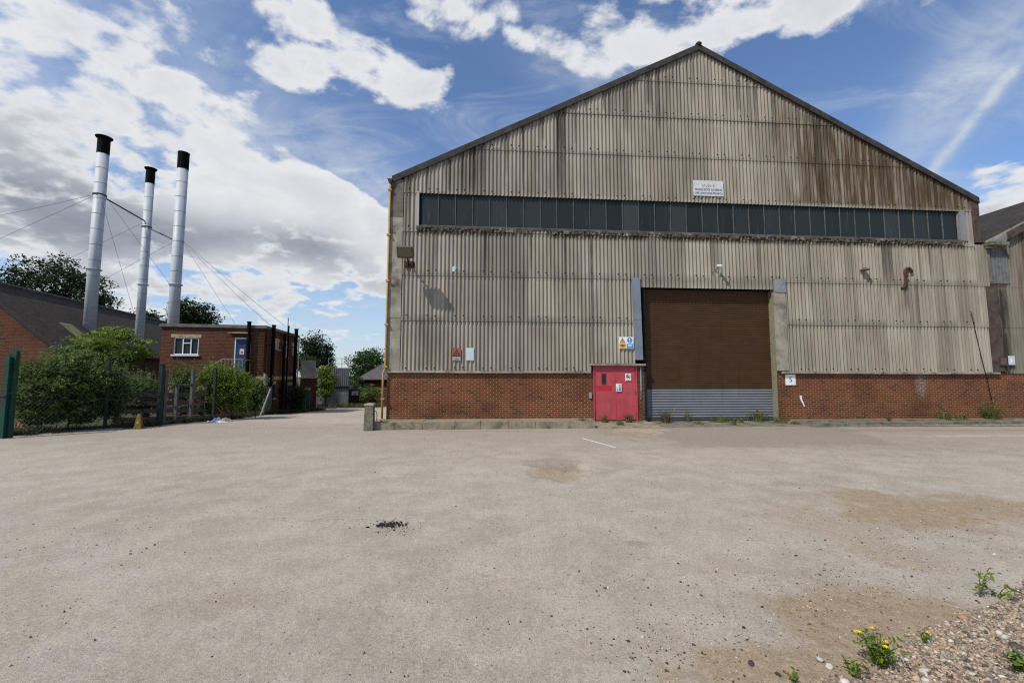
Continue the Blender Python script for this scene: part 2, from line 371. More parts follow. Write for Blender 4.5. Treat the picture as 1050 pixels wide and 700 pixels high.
def npmesh(name, V, Fq, mat, parent=None, smooth=False, attrs=None):
    me = bpy.data.meshes.new(name); V = np.asarray(V, np.float32); Fq = np.asarray(Fq, np.int32); k = Fq.shape[1]
    me.vertices.add(len(V)); me.vertices.foreach_set('co', V.ravel())
    me.loops.add(Fq.size); me.loops.foreach_set('vertex_index', Fq.ravel())
    me.polygons.add(len(Fq)); me.polygons.foreach_set('loop_start', np.arange(0, Fq.size, k, dtype=np.int32))
    me.update(calc_edges=True)
    if smooth: me.polygons.foreach_set('use_smooth', np.ones(len(Fq), bool))
    for m in (mat if isinstance(mat, (list, tuple)) else [mat]): me.materials.append(m)
    for n, a in (attrs or {}).items():
        at_ = me.attributes.new(n, 'FLOAT', 'POINT'); at_.data.foreach_set('value', np.asarray(a, np.float32).ravel())
    o = bpy.data.objects.new(name, me); COL.objects.link(o)
    if parent: o.parent = parent
    return o
def tag(o, label=None, cat=None, group=None, kind=None):
    for k, v in (('label', label), ('category', cat), ('group', group), ('kind', kind)):
        if v: o[k] = v
    return o
def empty(name, loc, rz=0., label=None, cat=None, group=None):
    o = bpy.data.objects.new(name, None); COL.objects.link(o); o.location = loc; o.rotation_euler = (0, 0, rz); o.empty_display_size = .2
    return tag(o, label, cat, group)

# ------------------------------------------------------------------ camera, render, light, sky
cam = bpy.data.cameras.new('camera'); co = bpy.data.objects.new('camera', cam); COL.objects.link(co); SC.camera = co
cam.sensor_width = 36; cam.lens = F/1050*36; cam.clip_start = .05; cam.clip_end = 3000
co.matrix_world = Matrix.Translation((0, 0, EYE)) @ Matrix.Rotation(pi/2+PITCH, 4, 'X') @ Matrix.Rotation(-ROLL*-1, 4, 'Z')
SC.render.resolution_x, SC.render.resolution_y = 1024, 682
SC.view_settings.view_transform = 'Standard'; SC.view_settings.look = 'None'; SC.view_settings.gamma = 1; SC.view_settings.exposure = 0
SC.cycles.use_denoising = False; SC.cycles.use_adaptive_sampling = False; SC.cycles.filter_width = 1.15
SUN_EL, SUN_AZ = R(48), R(-137.6)
sd = Vec((cos(SUN_EL)*cos(SUN_AZ), cos(SUN_EL)*sin(SUN_AZ), sin(SUN_EL)))
sl = bpy.data.lights.new('sun', 'SUN'); sl.energy = 4.0; sl.angle = R(.55); sl.color = (1, .94, .83)
so = bpy.data.objects.new('sun', sl); COL.objects.link(so); so.rotation_euler = (-sd).to_track_quat('-Z', 'Y').to_euler(); so.location = (-20, -20, 30)

W = bpy.data.worlds.new('World'); SC.world = W; W.use_nodes = True; nt = W.node_tree; nt.nodes.clear()
wo = nt.nodes.new('ShaderNodeOutputWorld'); bg = nt.nodes.new('ShaderNodeBackground'); L(nt, bg.outputs[0], wo.inputs[0]); bg.inputs[1].default_value = .12
sky = N(nt, 'ShaderNodeTexSky', sky_type='NISHITA', sun_disc=False); sky.sun_elevation = SUN_EL; sky.sun_rotation = math.atan2(sd.x, sd.y)
sky.air_density = 1.0; sky.dust_density = .6; sky.ozone_density = 1.6
dirv = N(nt, 'ShaderNodeTexCoord').outputs['Generated']
vn = N(nt, 'ShaderNodeVectorMath', operation='NORMALIZE'); L(nt, dirv, vn.inputs[0]); dirv = vn.outputs[0]
sx = N(nt, 'ShaderNodeSeparateXYZ'); L(nt, dirv, sx.inputs[0]); dz = sx.outputs['Z']
# cloud layer coordinates: direction cast on a high flat layer
den = math_(nt, 'ADD', math_(nt, 'MAXIMUM', dz, 0.0), .30)
cl = N(nt, 'ShaderNodeCombineXYZ'); L(nt, math_(nt, 'DIVIDE', sx.outputs['X'], den), cl.inputs[0]); L(nt, math_(nt, 'DIVIDE', sx.outputs['Y'], den), cl.inputs[1]); L(nt, math_(nt, 'MULTIPLY', dz, 1.2), cl.inputs[2])
cv = cl.outputs[0]
def dot(v, d):
    m = N(nt, 'ShaderNodeVectorMath', operation='DOT_PRODUCT'); L(nt, v, m.inputs[0]); m.inputs[1].default_value = tuple(d); return m.outputs['Value']
def blob(px, py, wx, wy, rot=0., amp=1.):
    d = Vec(ray(px, py)).normalized(); rt = Vec((d.y, -d.x, 0)).normalized(); up = rt.cross(d)
    c, s = cos(R(rot)), sin(R(rot)); a = rt*c-up*s; b = up*c+rt*s          # rot clockwise in the view from the yard
    k = Vec(ray(px, py)).length                                            # metres of sky per pixel shrink away from the axis
    u = math_(nt, 'MULTIPLY', dot(dirv, a), F*k/wx); v = math_(nt, 'MULTIPLY', dot(dirv, b), F*k/wy)
    w = math_(nt, 'SUBTRACT', dot(dirv, d), 0.)
    q = math_(nt, 'ADD', math_(nt, 'MULTIPLY', u, u), math_(nt, 'MULTIPLY', v, v))
    e = math_(nt, 'EXPONENT', math_(nt, 'MULTIPLY', q, -.7))
    e = math_(nt, 'MULTIPLY', e, math_(nt, 'GREATER_THAN', w, .0))
    return math_(nt, 'MULTIPLY', e, amp)
def total(bl):
    t = None
    for b in bl:
        x = blob(*b); t = x if t is None else math_(nt, 'ADD', t, x)
    return t
CLOUDS = [(60, 60, 120, 75, 20, .50), (240, 25, 130, 50, 20, .45), (330, 70, 110, 36, 18, .36), (425, 85, 55, 20, 28, .45), (170, 130, 110, 50, 25, .35),
          (50, 180, 110, 75, 0, .55), (130, 230, 80, 50, 0, .4), (235, 215, 80, 55, 0, .42), (325, 225, 62, 42, 8, .50), (390, 265, 60, 40, 0, .45), (300, 275, 110, 28, 0, .28),
          (230, 300, 260, 26, 0, .22), (640, 15, 150, 32, 6, .50), (600, 50, 34, 26, 60, .25), (780, 5, 130, 20, 4, .42), (1035, 200, 48, 24, -10, .6), (940, 0, 60, 14, 0, .2),
          (1150, 170, 110, 60, 0, .45), (-180, 120, 220, 150, 0, .4), (330, -120, 300, 70, 10, .3),
          (385, 232, 40, 26, 0, .3), (335, 195, 40, 20, 10, .25), (400, 150, 110, 26, 15, -.38), (345, 160, 40, 18, 15, -.2), (280, 175, 26, 14, 0, -.2), (420, 205, 30, 16, 0, -.25), (440, 190, 80, 60, 0, -.3), (400, 25, 60, 20, 25, -.3), (530, 120, 90, 70, 0, -.35), (870, 90, 130, 60, 20, -.4), (330, 140, 45, 22, 25, -.18), (45, 95, 50, 14, -30, -.15)]
bias = math_(nt, 'MAXIMUM', math_(nt, 'MINIMUM', total(CLOUDS), .33), -.45)
n1 = noise(nt, mapping(nt, cv, (1, 1, 1), (3.3, .7, 0)), 3.1, 10, .60, .25)
n2 = noise(nt, mapping(nt, cv, (1, 1, 1), (9.1, 4.2, 0)), 7.5, 7, .6, .2)
bias = math_(nt, 'ADD', bias, total([(45, 185, 100, 55, 0, .30), (315, 212, 46, 32, 5, .38), (240, 222, 50, 34, 0, .2), (385, 246, 36, 26, 0, .34), (300, 285, 40, 10, 0, .3), (150, 235, 70, 30, 0, .15), (600, 40, 60, 30, 30, .12)]))
wn = N(nt, 'ShaderNodeTexNoise'); wn.inputs['Scale'].default_value = 9; wn.inputs['Detail'].default_value = 4; L(nt, cv, wn.inputs['Vector']); ws = N(nt, 'ShaderNodeVectorMath', operation='SCALE'); ws.inputs['Scale'].default_value = .11; L(nt, wn.outputs['Color'], ws.inputs[0]); wa_ = N(nt, 'ShaderNodeVectorMath', operation='ADD'); L(nt, cv, wa_.inputs[0]); L(nt, ws.outputs[0], wa_.inputs[1])
def puff(sc):
    vo = N(nt, 'ShaderNodeTexVoronoi', feature='SMOOTH_F1'); vo.inputs['Scale'].default_value = sc; vo.inputs['Smoothness'].default_value = .35; L(nt, wa_.outputs[0], vo.inputs['Vector']); return math_(nt, 'SUBTRACT', .45, vo.outputs['Distance'])
n1p = math_(nt, 'ADD', math_(nt, 'MULTIPLY', puff(7), .42), math_(nt, 'MULTIPLY', puff(17), .24))
bias = math_(nt, 'ADD', bias, n1p)
dens = math_(nt, 'ADD', math_(nt, 'ADD', math_(nt, 'MULTIPLY', n1, 1.7), math_(nt, 'MULTIPLY', n2, .75)), bias)
cover = maprange(nt, dens, 1.37, 1.60)
thick = maprange(nt, dens, 1.48, 1.80)
GREY = [(40, 200, 90, 42, 10, .95), (140, 245, 70, 20, 0, .4), (225, 240, 60, 18, 0, .35), (315, 252, 48, 17, 5, .8), (385, 290, 40, 14, 0, .35), (1040, 215, 40, 12, 0, .3), (150, 300, 140, 12, 0, .35), (30, 120, 70, 30, 20, .3)]
grey = math_(nt, 'MINIMUM', math_(nt, 'ADD', total(GREY), math_(nt, 'MULTIPLY', maprange(nt, n1, .42, .68), .22)), 1.)
shade = math_(nt, 'MULTIPLY', thick, grey)
ccol = mix(nt, shade, (6.8, 6.9, 7.1), (2.3, 2.6, 3.1))
ccol = mix(nt, maprange(nt, n2, .35, .65, 0, .22), ccol, (4.4, 4.75, 5.3))
# thin high cirrus + contrails
cir = noise(nt, mapping(nt, cv, (1.2, 3.4, 1), (1.1, 2.2, 0)), 2.2, 8, .65, .8)
hz = maprange(nt, dz, .02, .30, .6, 0.0)
cirf = math_(nt, 'MULTIPLY', maprange(nt, cir, .46, .82), .55)
WISP = [(170, 60, 240, 70, 22, .34), (60, 110, 110, 60, 10, .2), (400, 190, 110, 14, 12, .35), (960, 120, 90, 30, -50, .42), (1010, 60, 60, 30, -50, .3), (610, 70, 60, 22, 20, .3), (1000, 120, 72, 4.5, -50, .75), (345, 25, 62, 4, 28, .55), (370, 250, 140, 50, 0, .25)]
wisp = math_(nt, 'MULTIPLY', total(WISP), maprange(nt, noise(nt, mapping(nt, cv, (2, 2, 1)), 6, 6, .65), .25, .6, .35, 1.))
thin = math_(nt, 'MINIMUM', math_(nt, 'ADD', math_(nt, 'ADD', cirf, wisp), math_(nt, 'MULTIPLY', hz, .8)), .92)
skyc = mix(nt, 1.0, sky.outputs[0], (1.0, 1.13, 1.32), 'MULTIPLY')
c1 = mix(nt, thin, skyc, (4.9, 5.4, 6.1))
L(nt, mix(nt, cover, c1, ccol), bg.inputs[0])
W.cycles.sampling_method = 'MANUAL'; W.cycles.sample_map_resolution = 512

# ------------------------------------------------------------------ ground
def ground():
    th = np.concatenate([np.linspace(-64, 64, 760), np.linspace(70, 290, 45)])
    th = np.radians(th); r = np.concatenate([[.05, .5, 1.0], 1.6*np.exp(np.arange(0, 260)*.0118), 1.6*np.exp(260*.0118)*np.exp(np.arange(0, 70)*.055)])
    T, Rr = np.meshgrid(th, r); X = Rr*np.sin(T); Y = Rr*np.cos(T); nr, na = X.shape
    Z = fall(X, Y)
    D = np.zeros_like(X); K = D.copy(); MO = D.copy(); P = D.copy(); GR = D.copy()
    nz = fbm(X*1.3, Y*1.3, 5)-.5; nz2 = fbm(X*4.5, Y*4.5, 9)-.5
    def patch(x0, y0, x1, y1, amp=1., soft=.5, ns=1.2):
        xm, ym = (x0+x1)/2, (y0+y1)/2
        a = gnd(x0, ym); b = gnd(x1, ym); c = gnd(xm, y0); d = gnd(xm, y1)
        cx, cy = (a[0]+b[0])/2, (c[1]+d[1])/2; rx, ry = abs(b[0]-a[0])/2, abs(c[1]-d[1])/2
        q = np.sqrt(((X-cx)/rx)**2+((Y-cy)/ry)**2)+nz*ns+nz2*ns*.7
        return amp*(1-sst(1-soft, 1+soft*.4, q))
    def strip(p, q, w, amp=1., soft=.6):
        a = np.array(gnd(*p)[:2]); b = np.array(gnd(*q)[:2]); d = b-a; Lh = np.hypot(*d); d /= Lh
        t = np.clip((X-a[0])*d[0]+(Y-a[1])*d[1], 0, Lh); dist = np.hypot(X-a[0]-d[0]*t, Y-a[1]-d[1]*t)/w
        return amp*(1-sst(1-soft, 1+soft*.4, dist+nz*.8+nz2*.8))
    for b in [(745, 600, 1010, 690, 1), (690, 640, 900, 760, .95), (835, 500, 1060, 545, 1), (950, 508, 1120, 545, .9), (790, 515, 900, 560, .5), (545, 474, 605, 494, .75), (195, 606, 262, 630, .45),
              (880, 555, 980, 590, .55), (-30, 580, 70, 605, .4), (560, 660, 640, 676, .3), (700, 570, 760, 590, .3), (-60, 600, 60, 700, .3), (370, 560, 470, 580, .25), (480, 590, 560, 610, .25), (600, 430, 668, 450, .7)]:
        D = np.maximum(D, patch(*b))
    for b in [(740, 598, 1060, 668, .95), (700, 650, 960, 740, .95)]: D = np.maximum(D, patch(*b, .6, .6))
    D = np.maximum(D, strip((150, 437), (600, 443), .12, .7)); D = np.maximum(D, strip((860, 441), (1120, 441), .55, .75))
    P = np.maximum(P, patch(745, 520, 797, 530, .55, .9)); P = np.maximum(P, strip((935, 447), (1130, 446), .38, .75, 1.2)); P = np.maximum(P, patch(610, 434, 690, 447, .6)); P = np.maximum(P, strip((150, 436), (385, 433), .06, .6))
    # newer, browner tarmac before the big shutter
    q = 0*X
    a = np.array([gnd(*p)[:2] for p in [(640, 436), (860, 436), (940, 458), (690, 460)]])
    ins = np.full(X.shape, 9.)
    for i in range(4):
        p0, p1 = a[i], a[(i+1) % 4]; d = (p1-p0)/np.hypot(*(p1-p0)); ins = np.minimum(ins, -((X-p0[0])*-d[1]+(Y-p0[1])*d[0]))
    K = np.maximum(K, .62*sst(-.5, .5, ins+nz*1.2+nz2*.5))
    for b in [(535, 468, 600, 480, .5), (640, 440, 1100, 468, .42), (540, 445, 660, 452, .3), (190, 462, 250, 470, .3), (80, 500, 330, 530, .16), (0, 650, 120, 720, .2), (385, 533, 412, 543, .6), (640, 553, 665, 561, .5)]:
        K = np.maximum(K, patch(*b))
    K = np.maximum(K, .42*sst(7.0, 13.5, Y+nz*5)*(1-sst(15.5, 19, Y)))
    for pts, w_, am in (([(120, 520), (330, 480), (560, 462), (760, 458)], .22, .3), ([(60, 505), (300, 470), (560, 455), (760, 452)], .22, .26), ([(250, 600), (420, 530), (640, 490), (850, 472)], .2, .2), ([(960, 640), (700, 560), (560, 500), (480, 470)], .2, .2), ([(430, 445), (520, 480), (700, 540), (1000, 575)], .2, .16)):
        for p_, q_ in zip(pts[:-1], pts[1:]): K = np.maximum(K, strip(p_, q_, w_, am, .9))
    MO = np.maximum(MO, strip((835, 437), (1120, 436), .28, .95)); MO = np.maximum(MO, strip((660, 432), (850, 432), .2, .5)); MO = np.maximum(MO, strip((385, 442), (600, 441), .1, .6))
    MO = np.maximum(MO, strip((345, 436), (376, 436), .12, .8)); MO = np.maximum(MO, strip((600, 440), (690, 461), .07, .6))
    # rough verge beyond the fence line on the left and at the far end of the road
    fl = np.array([gnd(*p)[:2] for p in [(-60, 452), (20, 447), (160, 437), (240, 430), (300, 422)]])
    fx = np.interp(Y, fl[:, 1], fl[:, 0]); GR = sst(.1, .5, fx-X+nz*.8)*(Y > 6)
    GR = np.maximum(GR, sst(43, 46, Y+nz*4))
    Z = Z-.035*patch(545, 474, 605, 494)-.02*patch(560, 482, 595, 492) + .012*nz*(Y < 30)
    Z = Z+.10*GR*(fbm(X*.9, Y*.9, 31)-.2)
    V = np.stack([X, Y, Z], -1).reshape(-1, 3)
    i = np.arange(nr-1)[:, None]*na; j = np.arange(na)[None, :]; j2 = (j+1) % na
    Fq = np.stack([i+j, i+j2, i+na+j2, i+na+j], -1).reshape(-1, 4)[:, ::-1]
    o = npmesh('ground', V, Fq, M['ground'], smooth=True, attrs=dict(dirt=D, dark=K, mossy=MO, pale=P, green=GR))
    tag(o, 'pale worn tarmac yard with sandy patches and grit', 'ground', kind='structure')
ground()

# painted line in front of the red door
a, b = Vec(gnd(597, 449.5)), Vec(gnd(633, 459.5)); d = (b-a).normalized(); nn = Vec((-d.y, d.x, 0))
m = MB(); k = 14
for i in range(k):
    p, q = a.lerp(b, i/k), a.lerp(b, (i+.93)/k); w = .05*(1-.35*random.random())
    m.add([p-nn*w+Vec((0, 0, .008)), q-nn*w+Vec((0, 0, .008)), q+nn*w+Vec((0, 0, .008)), p+nn*w+Vec((0, 0, .008))], [(0, 1, 2, 3)])
tag(m.build('road_marking', simple('worn_white_line', (.66, .64, .58), .8, .2, 20, dirt=(.36, .32, .27), dirtscale=12)), 'short worn white line painted on the tarmac', 'marking', kind='structure')

# ------------------------------------------------------------------ THE WAREHOUSE
FO = (-4.5*cos(YAW), 16-4.5*sin(YAW))
def fac(px, py): return hit(px, py, FO, YAW)
def FW(u, v, z): return Vec((FO[0]+u*cos(YAW)-v*sin(YAW), FO[1]+u*sin(YAW)+v*cos(YAW), z))
WU, EAV, APX, MID = 23.92, 9.23, 15.2, 12.0
def rake(u): return EAV+(APX-EAV)*(1-np.abs(np.asarray(u, float)-MID)/MID)-.14
wh = empty('warehouse', FW(0, 0, 0), YAW, 'huge gabled warehouse clad in streaked corrugated sheets over a red brick base', 'warehouse')
CL = -.045                                    # mean plane of the sheeting in front of the brick
# --- brick base
def wallgrid(name, x0, x1, z0, z1, holes, mat, parent, depth=.11, y=0., attrs=None, step=None):
    xs = sorted({x0, x1, *[h[0] for h in holes], *[h[1] for h in holes]}); zs = sorted({z0, z1, *[h[2] for h in holes], *[h[3] for h in holes]})
    m = MB()
    for i in range(len(xs)-1):
        for j in range(len(zs)-1):
            cx, cz = (xs[i]+xs[i+1])/2, (zs[j]+zs[j+1])/2
            if any(h[0] < cx < h[1] and h[2] < cz < h[3] for h in holes): continue
            m.add([(xs[i], y, zs[j]), (xs[i+1], y, zs[j]), (xs[i+1], y, zs[j+1]), (xs[i], y, zs[j+1])], [(0, 1, 2, 3)])
    for h in holes:
        a, b, c, d = h[:4]; e = y+depth
        m.add([(a, y, c), (a, e, c), (a, e, d), (a, y, d)], [(0, 1, 2, 3)]); m.add([(b, y, c), (b, y, d), (b, e, d), (b, e, c)], [(0, 1, 2, 3)])
        m.add([(a, y, d), (a, e, d), (b, e, d), (b, y, d)], [(0, 1, 2, 3)]); m.add([(a, y, c), (b, y, c), (b, e, c), (a, e, c)], [(0, 1, 2, 3)])
    m.add([(x0, y, z0), (x0, y, z1), (x0, y+.35, z1), (x0, y+.35, z0)], [(0, 1, 2, 3)]); m.add([(x1, y, z0), (x1, y+.35, z0), (x1, y+.35, z1), (x1, y, z1)], [(0, 1, 2, 3)])
    m.add([(x0, y, z1), (x1, y, z1), (x1, y+.35, z1), (x0, y+.35, z1)], [(0, 1, 2, 3)])
    return m.build(name, mat, parent)
wallgrid('brick_wall', 0, 7.52, -.6, 1.95, [], M['brick'], wh)
wallgrid('brick_pier', 9.20, 9.50, -.2, 2.18, [], M['brick_pier'], wh)
wallgrid('brick_wall', 14.745, 24.15, -.6, 1.95, [], M['brick'], wh)
m = MB(); m.box(0, .3, .36, 44, -3, 8.9); m.box(23.4, 23.7, .36, 44, -3, 8.9); m.box(.31, 23.39, 43.7, 44, -3, 8.9)
m.build('side_wall', M['clad'], wh)
# --- cladding: one corrugated skin, lap by lap
PITCHC, AMP = .146, .026
ROWS = [1.96, 3.86, 5.53, 7.17, 8.60, 10.42, 12.04, 13.53, 15.3]
rs = np.random.RandomState(5)
STREAKS = [(2.13, .05, 9.9, 8.6, .85), (2.62, .05, 10.3, 8.6, .6), (3.05, .09, 10.6, 8.6, .9), (3.42, .05, 10.7, 8.6, .6), (3.3, .06, 10.5, 8.6, .5), (4.9, .04, 11.6, 8.7, .8), (6.28, .10, 12.5, 8.6, .95), (6.47, .06, 12.4, 8.6, .7),
           (9.9, .12, 14.1, 12.4, .55), (10.3, .08, 14.2, 11.5, .6), (9.35, .10, 13.8, 12.9, .5), (11.2, .05, 14.6, 12.0, .4), (17.0, .09, 12.8, 9.0, .8), (17.35, .05, 12.5, 9.5, .5), (19.6, .10, 11.2, 8.6, .7), (20.6, .08, 11.0, 8.6, .6), (21.9, .08, 10.2, 8.6, .8),
           (3.5, .05, 7.1, 5.3, .7), (6.5, .04, 7.1, 5.0, .7), (7.5, .03, 7.1, 2.2, .8), (5.2, .05, 7.1, 5.9, .5), (19.6, .25, 7.2, 5.4, .55), (21.0, .07, 7.2, 5.0, .5), (20.3, .12, 5.5, 4.4, .5), (22.0, .06, 7.2, 4.0, .5), (10.0, .05, 7.1, 5.2, .4), (12.3, .04, 7.1, 5.2, .4), (14.2, .05, 7.1, 5.5, .4), (16.3, .07, 7.1, 4.2, .45), (18.1, .06, 7.1, 3.0, .35)]
for _ in range(70):
    u = rs.uniform(.6, 23.4); top = float(rake(u))-.1; STREAKS.append((u, rs.uniform(.03, .08), top, top-rs.uniform(.6, 2.6), rs.uniform(.2, .6)))
for _ in range(30):
    u = rs.uniform(.6, 23.4); top = rs.choice([7.15, 5.5, 7.15]); STREAKS.append((u, rs.uniform(.025, .06), top, top-rs.uniform(.4, 2.8), rs.uniform(.15, .5)))
def clad_attrs(U, Z):
    st = np.zeros_like(U)
    for u, w, zt, zb, a in STREAKS:
        h = np.clip((Z-zb)/(zt-zb), 0, 1); g = (Z <= zt+.05)*(h**.3)
        st = np.maximum(st, min(1, a*1.3)*g*(1-sst(w*.75, w*1.1, np.abs(U-u))))
    nz = fbm(U*3, Z*.4, 41)
    ru = sst(13.5, 17, U)*sst(8.5, 8.7, Z)*1.0*sst(.22, .45, nz)*(1-.5*sst(11.5, 13, Z))+.28*sst(17, 22, U)*sst(.4, .65, nz)
    ru = np.maximum(ru, (1-sst(.5, 1.7, np.hypot((U-18.3)/2.2, (Z-10.5)/1.1)))*1.0)
    ru = np.maximum(ru, (1-sst(.5, 1.6, np.hypot((U-20.8)/1.6, (Z-9.3)/.9)))*.95)
    ru = np.maximum(ru, .25*sst(.5, .7, fbm(U*2.1, Z*.3, 77)))
    mo = ((Z > 6.95) & (Z < 7.32) & (U > .95) & (U < 23)).astype(float)*(.75+.25*fbm(U*2, Z*3, 3))
    mo = mo*sst(.25, .5, fbm(U*.9, Z*0+2, 12)+.12)
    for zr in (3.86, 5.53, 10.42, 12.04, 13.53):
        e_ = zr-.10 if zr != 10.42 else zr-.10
        st = np.maximum(st, .3*((Z > zr-.10-.016)&(Z < zr-.06)))  # thin dark line under each lap: its shadow painted in with the streaks
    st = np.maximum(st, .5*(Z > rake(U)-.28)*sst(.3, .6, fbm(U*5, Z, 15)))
    sh_ = _h(np.floor(U/(7*PITCHC)+.03), np.digitize(Z, ROWS), 91)
    return st, np.clip(ru, 0, 1), mo, sh_
def corr_patch(u0, u1, zlo, zhi, off, nzs=7):
    n = max(3, int((u1-u0)/PITCHC*10)+1); us = np.linspace(u0, u1, n)
    top = np.minimum(zhi, rake(us)-.02); lo = np.minimum(np.full_like(us, zlo), top-.001)
    t = np.linspace(0, 1, nzs); h_ = max(zhi-zlo, .3); t = np.unique(np.clip(np.concatenate([t, [1-(.10+q)/h_ for q in (0, .014, .022)]]), 0, 1)); nzs = len(t)
    Z = lo[None, :]*(1-t[:, None])+top[None, :]*t[:, None]; U = np.repeat(us[None, :], nzs, 0)
    V = off+AMP*np.cos(2*pi*U/PITCHC)-.024*(1-t[:, None])
    P = np.stack([U, V, Z], -1).reshape(-1, 3); i = np.arange(nzs-1)[:, None]*n; j = np.arange(n-1)[None, :]
    Fq = np.stack([i+j, i+j+1, i+n+j+1, i+n+j], -1).reshape(-1, 4)
    keep = (top-lo > .01); kk = (keep[:-1] | keep[1:]); Fq = Fq.reshape(nzs-1, n-1, 4)[:, kk].reshape(-1, 4)
    return P, Fq
PA = []
def cp(*a, **k): PA.append(corr_patch(*a, **k))
lap = .10
cp(.46, 7.40, 1.90, 3.86, CL); cp(7.40, 9.12, 2.22, 3.86, CL); cp(15.17, 23.83, 1.90, 3.86, CL)
cp(.46, 9.12, 3.86-lap, 5.53, CL-.004); cp(15.17, 23.83, 3.86-lap, 5.53, CL-.004)
cp(.46, 9.30, 5.53-lap, 7.17, CL); cp(9.30, 14.80, 5.14, 7.17, CL, nzs=8); cp(14.80, 24.0, 5.53-lap, 7.17, CL)
cp(.46, 1.02, 7.17-lap, 8.60, CL-.004); cp(22.88, 23.44, 7.17-lap, 8.60, CL-.004); cp(1.02, 22.88, 7.12, 7.30, CL-.006, nzs=4)
for i in range(4, 8): cp(.46 if i == 4 else .46, 23.5, ROWS[i]-(lap if i > 4 else .06), ROWS[i+1], CL-(.004 if i % 2 == 0 else 0), nzs=12)
Vs = []; Fs = []; o_ = 0
for P, Fq in PA: Vs.append(P); Fs.append(Fq+o_); o_ += len(P)
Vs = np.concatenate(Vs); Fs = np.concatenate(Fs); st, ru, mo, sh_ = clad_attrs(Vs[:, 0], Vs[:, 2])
nb = len(Vs)
# bolts: pairs on the crests just above each lap
bv = []; bf = []
for zr in ROWS[:-1]:
    for kx in range(2, 164, 7):
        for dk in (0, 2):
            u = (kx+dk+.5)*PITCHC; z = zr+.10+rs.uniform(-.02, .02)
            if z > rake(u)-.25 or not .5 < u < 23.8 or (9.1 < u < 15.2 and z < 5.2) or (7.3 < u < 9.2 and z < 2.25) or (abs(zr-7.17) < .02 and 1 < u < 22.9): continue
            if zr < 2 and 7.3 < u < 9.2: z += .3
            c = np.array([u, CL-AMP-.028, z]); q = len(bv); r = .032
            ring = [(c[0]+r*cos(a), c[1], c[2]+r*sin(a)) for a in np.arange(6)*pi/3]
            bv += [(p[0], c[1]+.02, p[2]) for p in ring]+[(c[0]+(p[0]-c[0])*.7, c[1]-.012, c[2]+(p[2]-c[2])*.7) for p in ring]
            bf += [(q+i, q+(i+1) % 6, q+6+(i+1) % 6, q+6+i) for i in range(6)]+[(q+6, q+7, q+8, q+9), (q+6, q+9, q+10, q+11)]
Vall = np.concatenate([Vs, np.array(bv)]); Fall = np.concatenate([Fs, np.array(bf)+nb]); z0 = np.zeros(len(bv))
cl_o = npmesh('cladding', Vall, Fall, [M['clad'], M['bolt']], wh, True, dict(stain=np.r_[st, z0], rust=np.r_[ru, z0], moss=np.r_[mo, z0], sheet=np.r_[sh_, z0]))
mi = np.zeros(len(Fall), np.int32); mi[len(Fs):] = 1; cl_o.data.polygons.foreach_set('material_index', mi)
# backing so no daylight shows through laps
m = MB(); m.prism([(.02, 5.2), (23.7, 5.2), (23.7, 8.9), (12.0, 14.8), (.02, 8.9)], 'y', .06, .2); m.box(.02, 9.1, .061, .2, 1.97, 5.19); m.box(15.25, 23.7, .061, .2, 1.97, 5.19)
m.build('backing', M['dark'], wh)
# drip flashing over the brick, corner trims
m = MB()
for a_, b_, z in ((-.03, 2.2, 1.90), (2.2, 4.9, 1.892), (4.9, 7.42, 1.90), (14.9, 18.6, 1.90), (18.6, 21.9, 1.892), (21.9, 24.1, 1.9)): m = MB(); m.box(a_, b_, -.115, .02, z-.02, z+.055); m.build('drip_flashing', M['flatcem'], wh)
m = MB()
m.box(7.36, 7.44, -.11, .02, 1.96, 2.159); m.box(7.36, 9.52, -.13, .02, 2.16, 2.235)
m.build('door_hood', M['flatcem'], wh)
m = MB()
for z0_, z1_, dx in ((1.96, 3.85, 0), (3.862, 5.52, .006), (5.532, 7.6, 0)): m.box(-.03+dx, .45, -.085-dx, .3, z0_, z1_)
m.build('corner_trim', M['flatcem'], wh)
m = MB(); m.box(-.025, .45, -.09, .3, 7.612, 9.02); m.build('corner_trim', simple('soot_stained_trim', (.13, .115, .095), .9, .4, 4, dirt=(.05, .042, .035), stretch=(2, 1, .4)), wh)
m = MB(); m.box(23.45, 23.78, -.09, .3, 7.25, 8.4); m.box(23.45, 23.785, -.095, .3, 8.41, 9.05); m.build('corner_trim', M['browntrim'], wh)
# roof and barge boards
m = MB(); t = .09
for sgn in (-1, 1):
    e = MID+(11.76 if sgn > 0 else -11.97); ez = float(EAV)-.29
    m.prism([(MID, APX-.23), (e, ez+.06), (e, ez+.06+t), (MID, APX-.23+t)] if sgn > 0 else [(e, ez+.06), (MID, APX-.23), (MID, APX-.23+t), (e, ez+.06+t)], 'y', -.10, 44.2)
m.build('roof', M['roofcorr'], wh)
for sgn in (-1, 1):
    m = MB(); e = MID+(11.77 if sgn > 0 else -11.98); s0 = 0
    for i in range(8):
        a_, b_ = i/8, (i+.997)/8; off = .004*(i % 2)
        def rp(q): return MID+(e-MID)*q, APX-.22+(EAV-.20-APX+.22)*q
        (xa, za), (xb, zb) = rp(a_), rp(b_)
        m.prism([(xa, za-.15), (xb, zb-.15), (xb, zb+.09), (xa, za+.09)], 'y', -.15-off, -.104)
    m.build('bargeboard', M['bargeb'], wh)
m = MB(); m.lathe([(.10, 0), (.13, .05), (.10, .10), (.05, .14)], (MID, -.1, APX-.17), 12); m.tube([(MID, -.15, APX-.12), (MID, 44, APX-.12)], .09, 8); m.build('ridge_cap', M['bargeb'], wh)
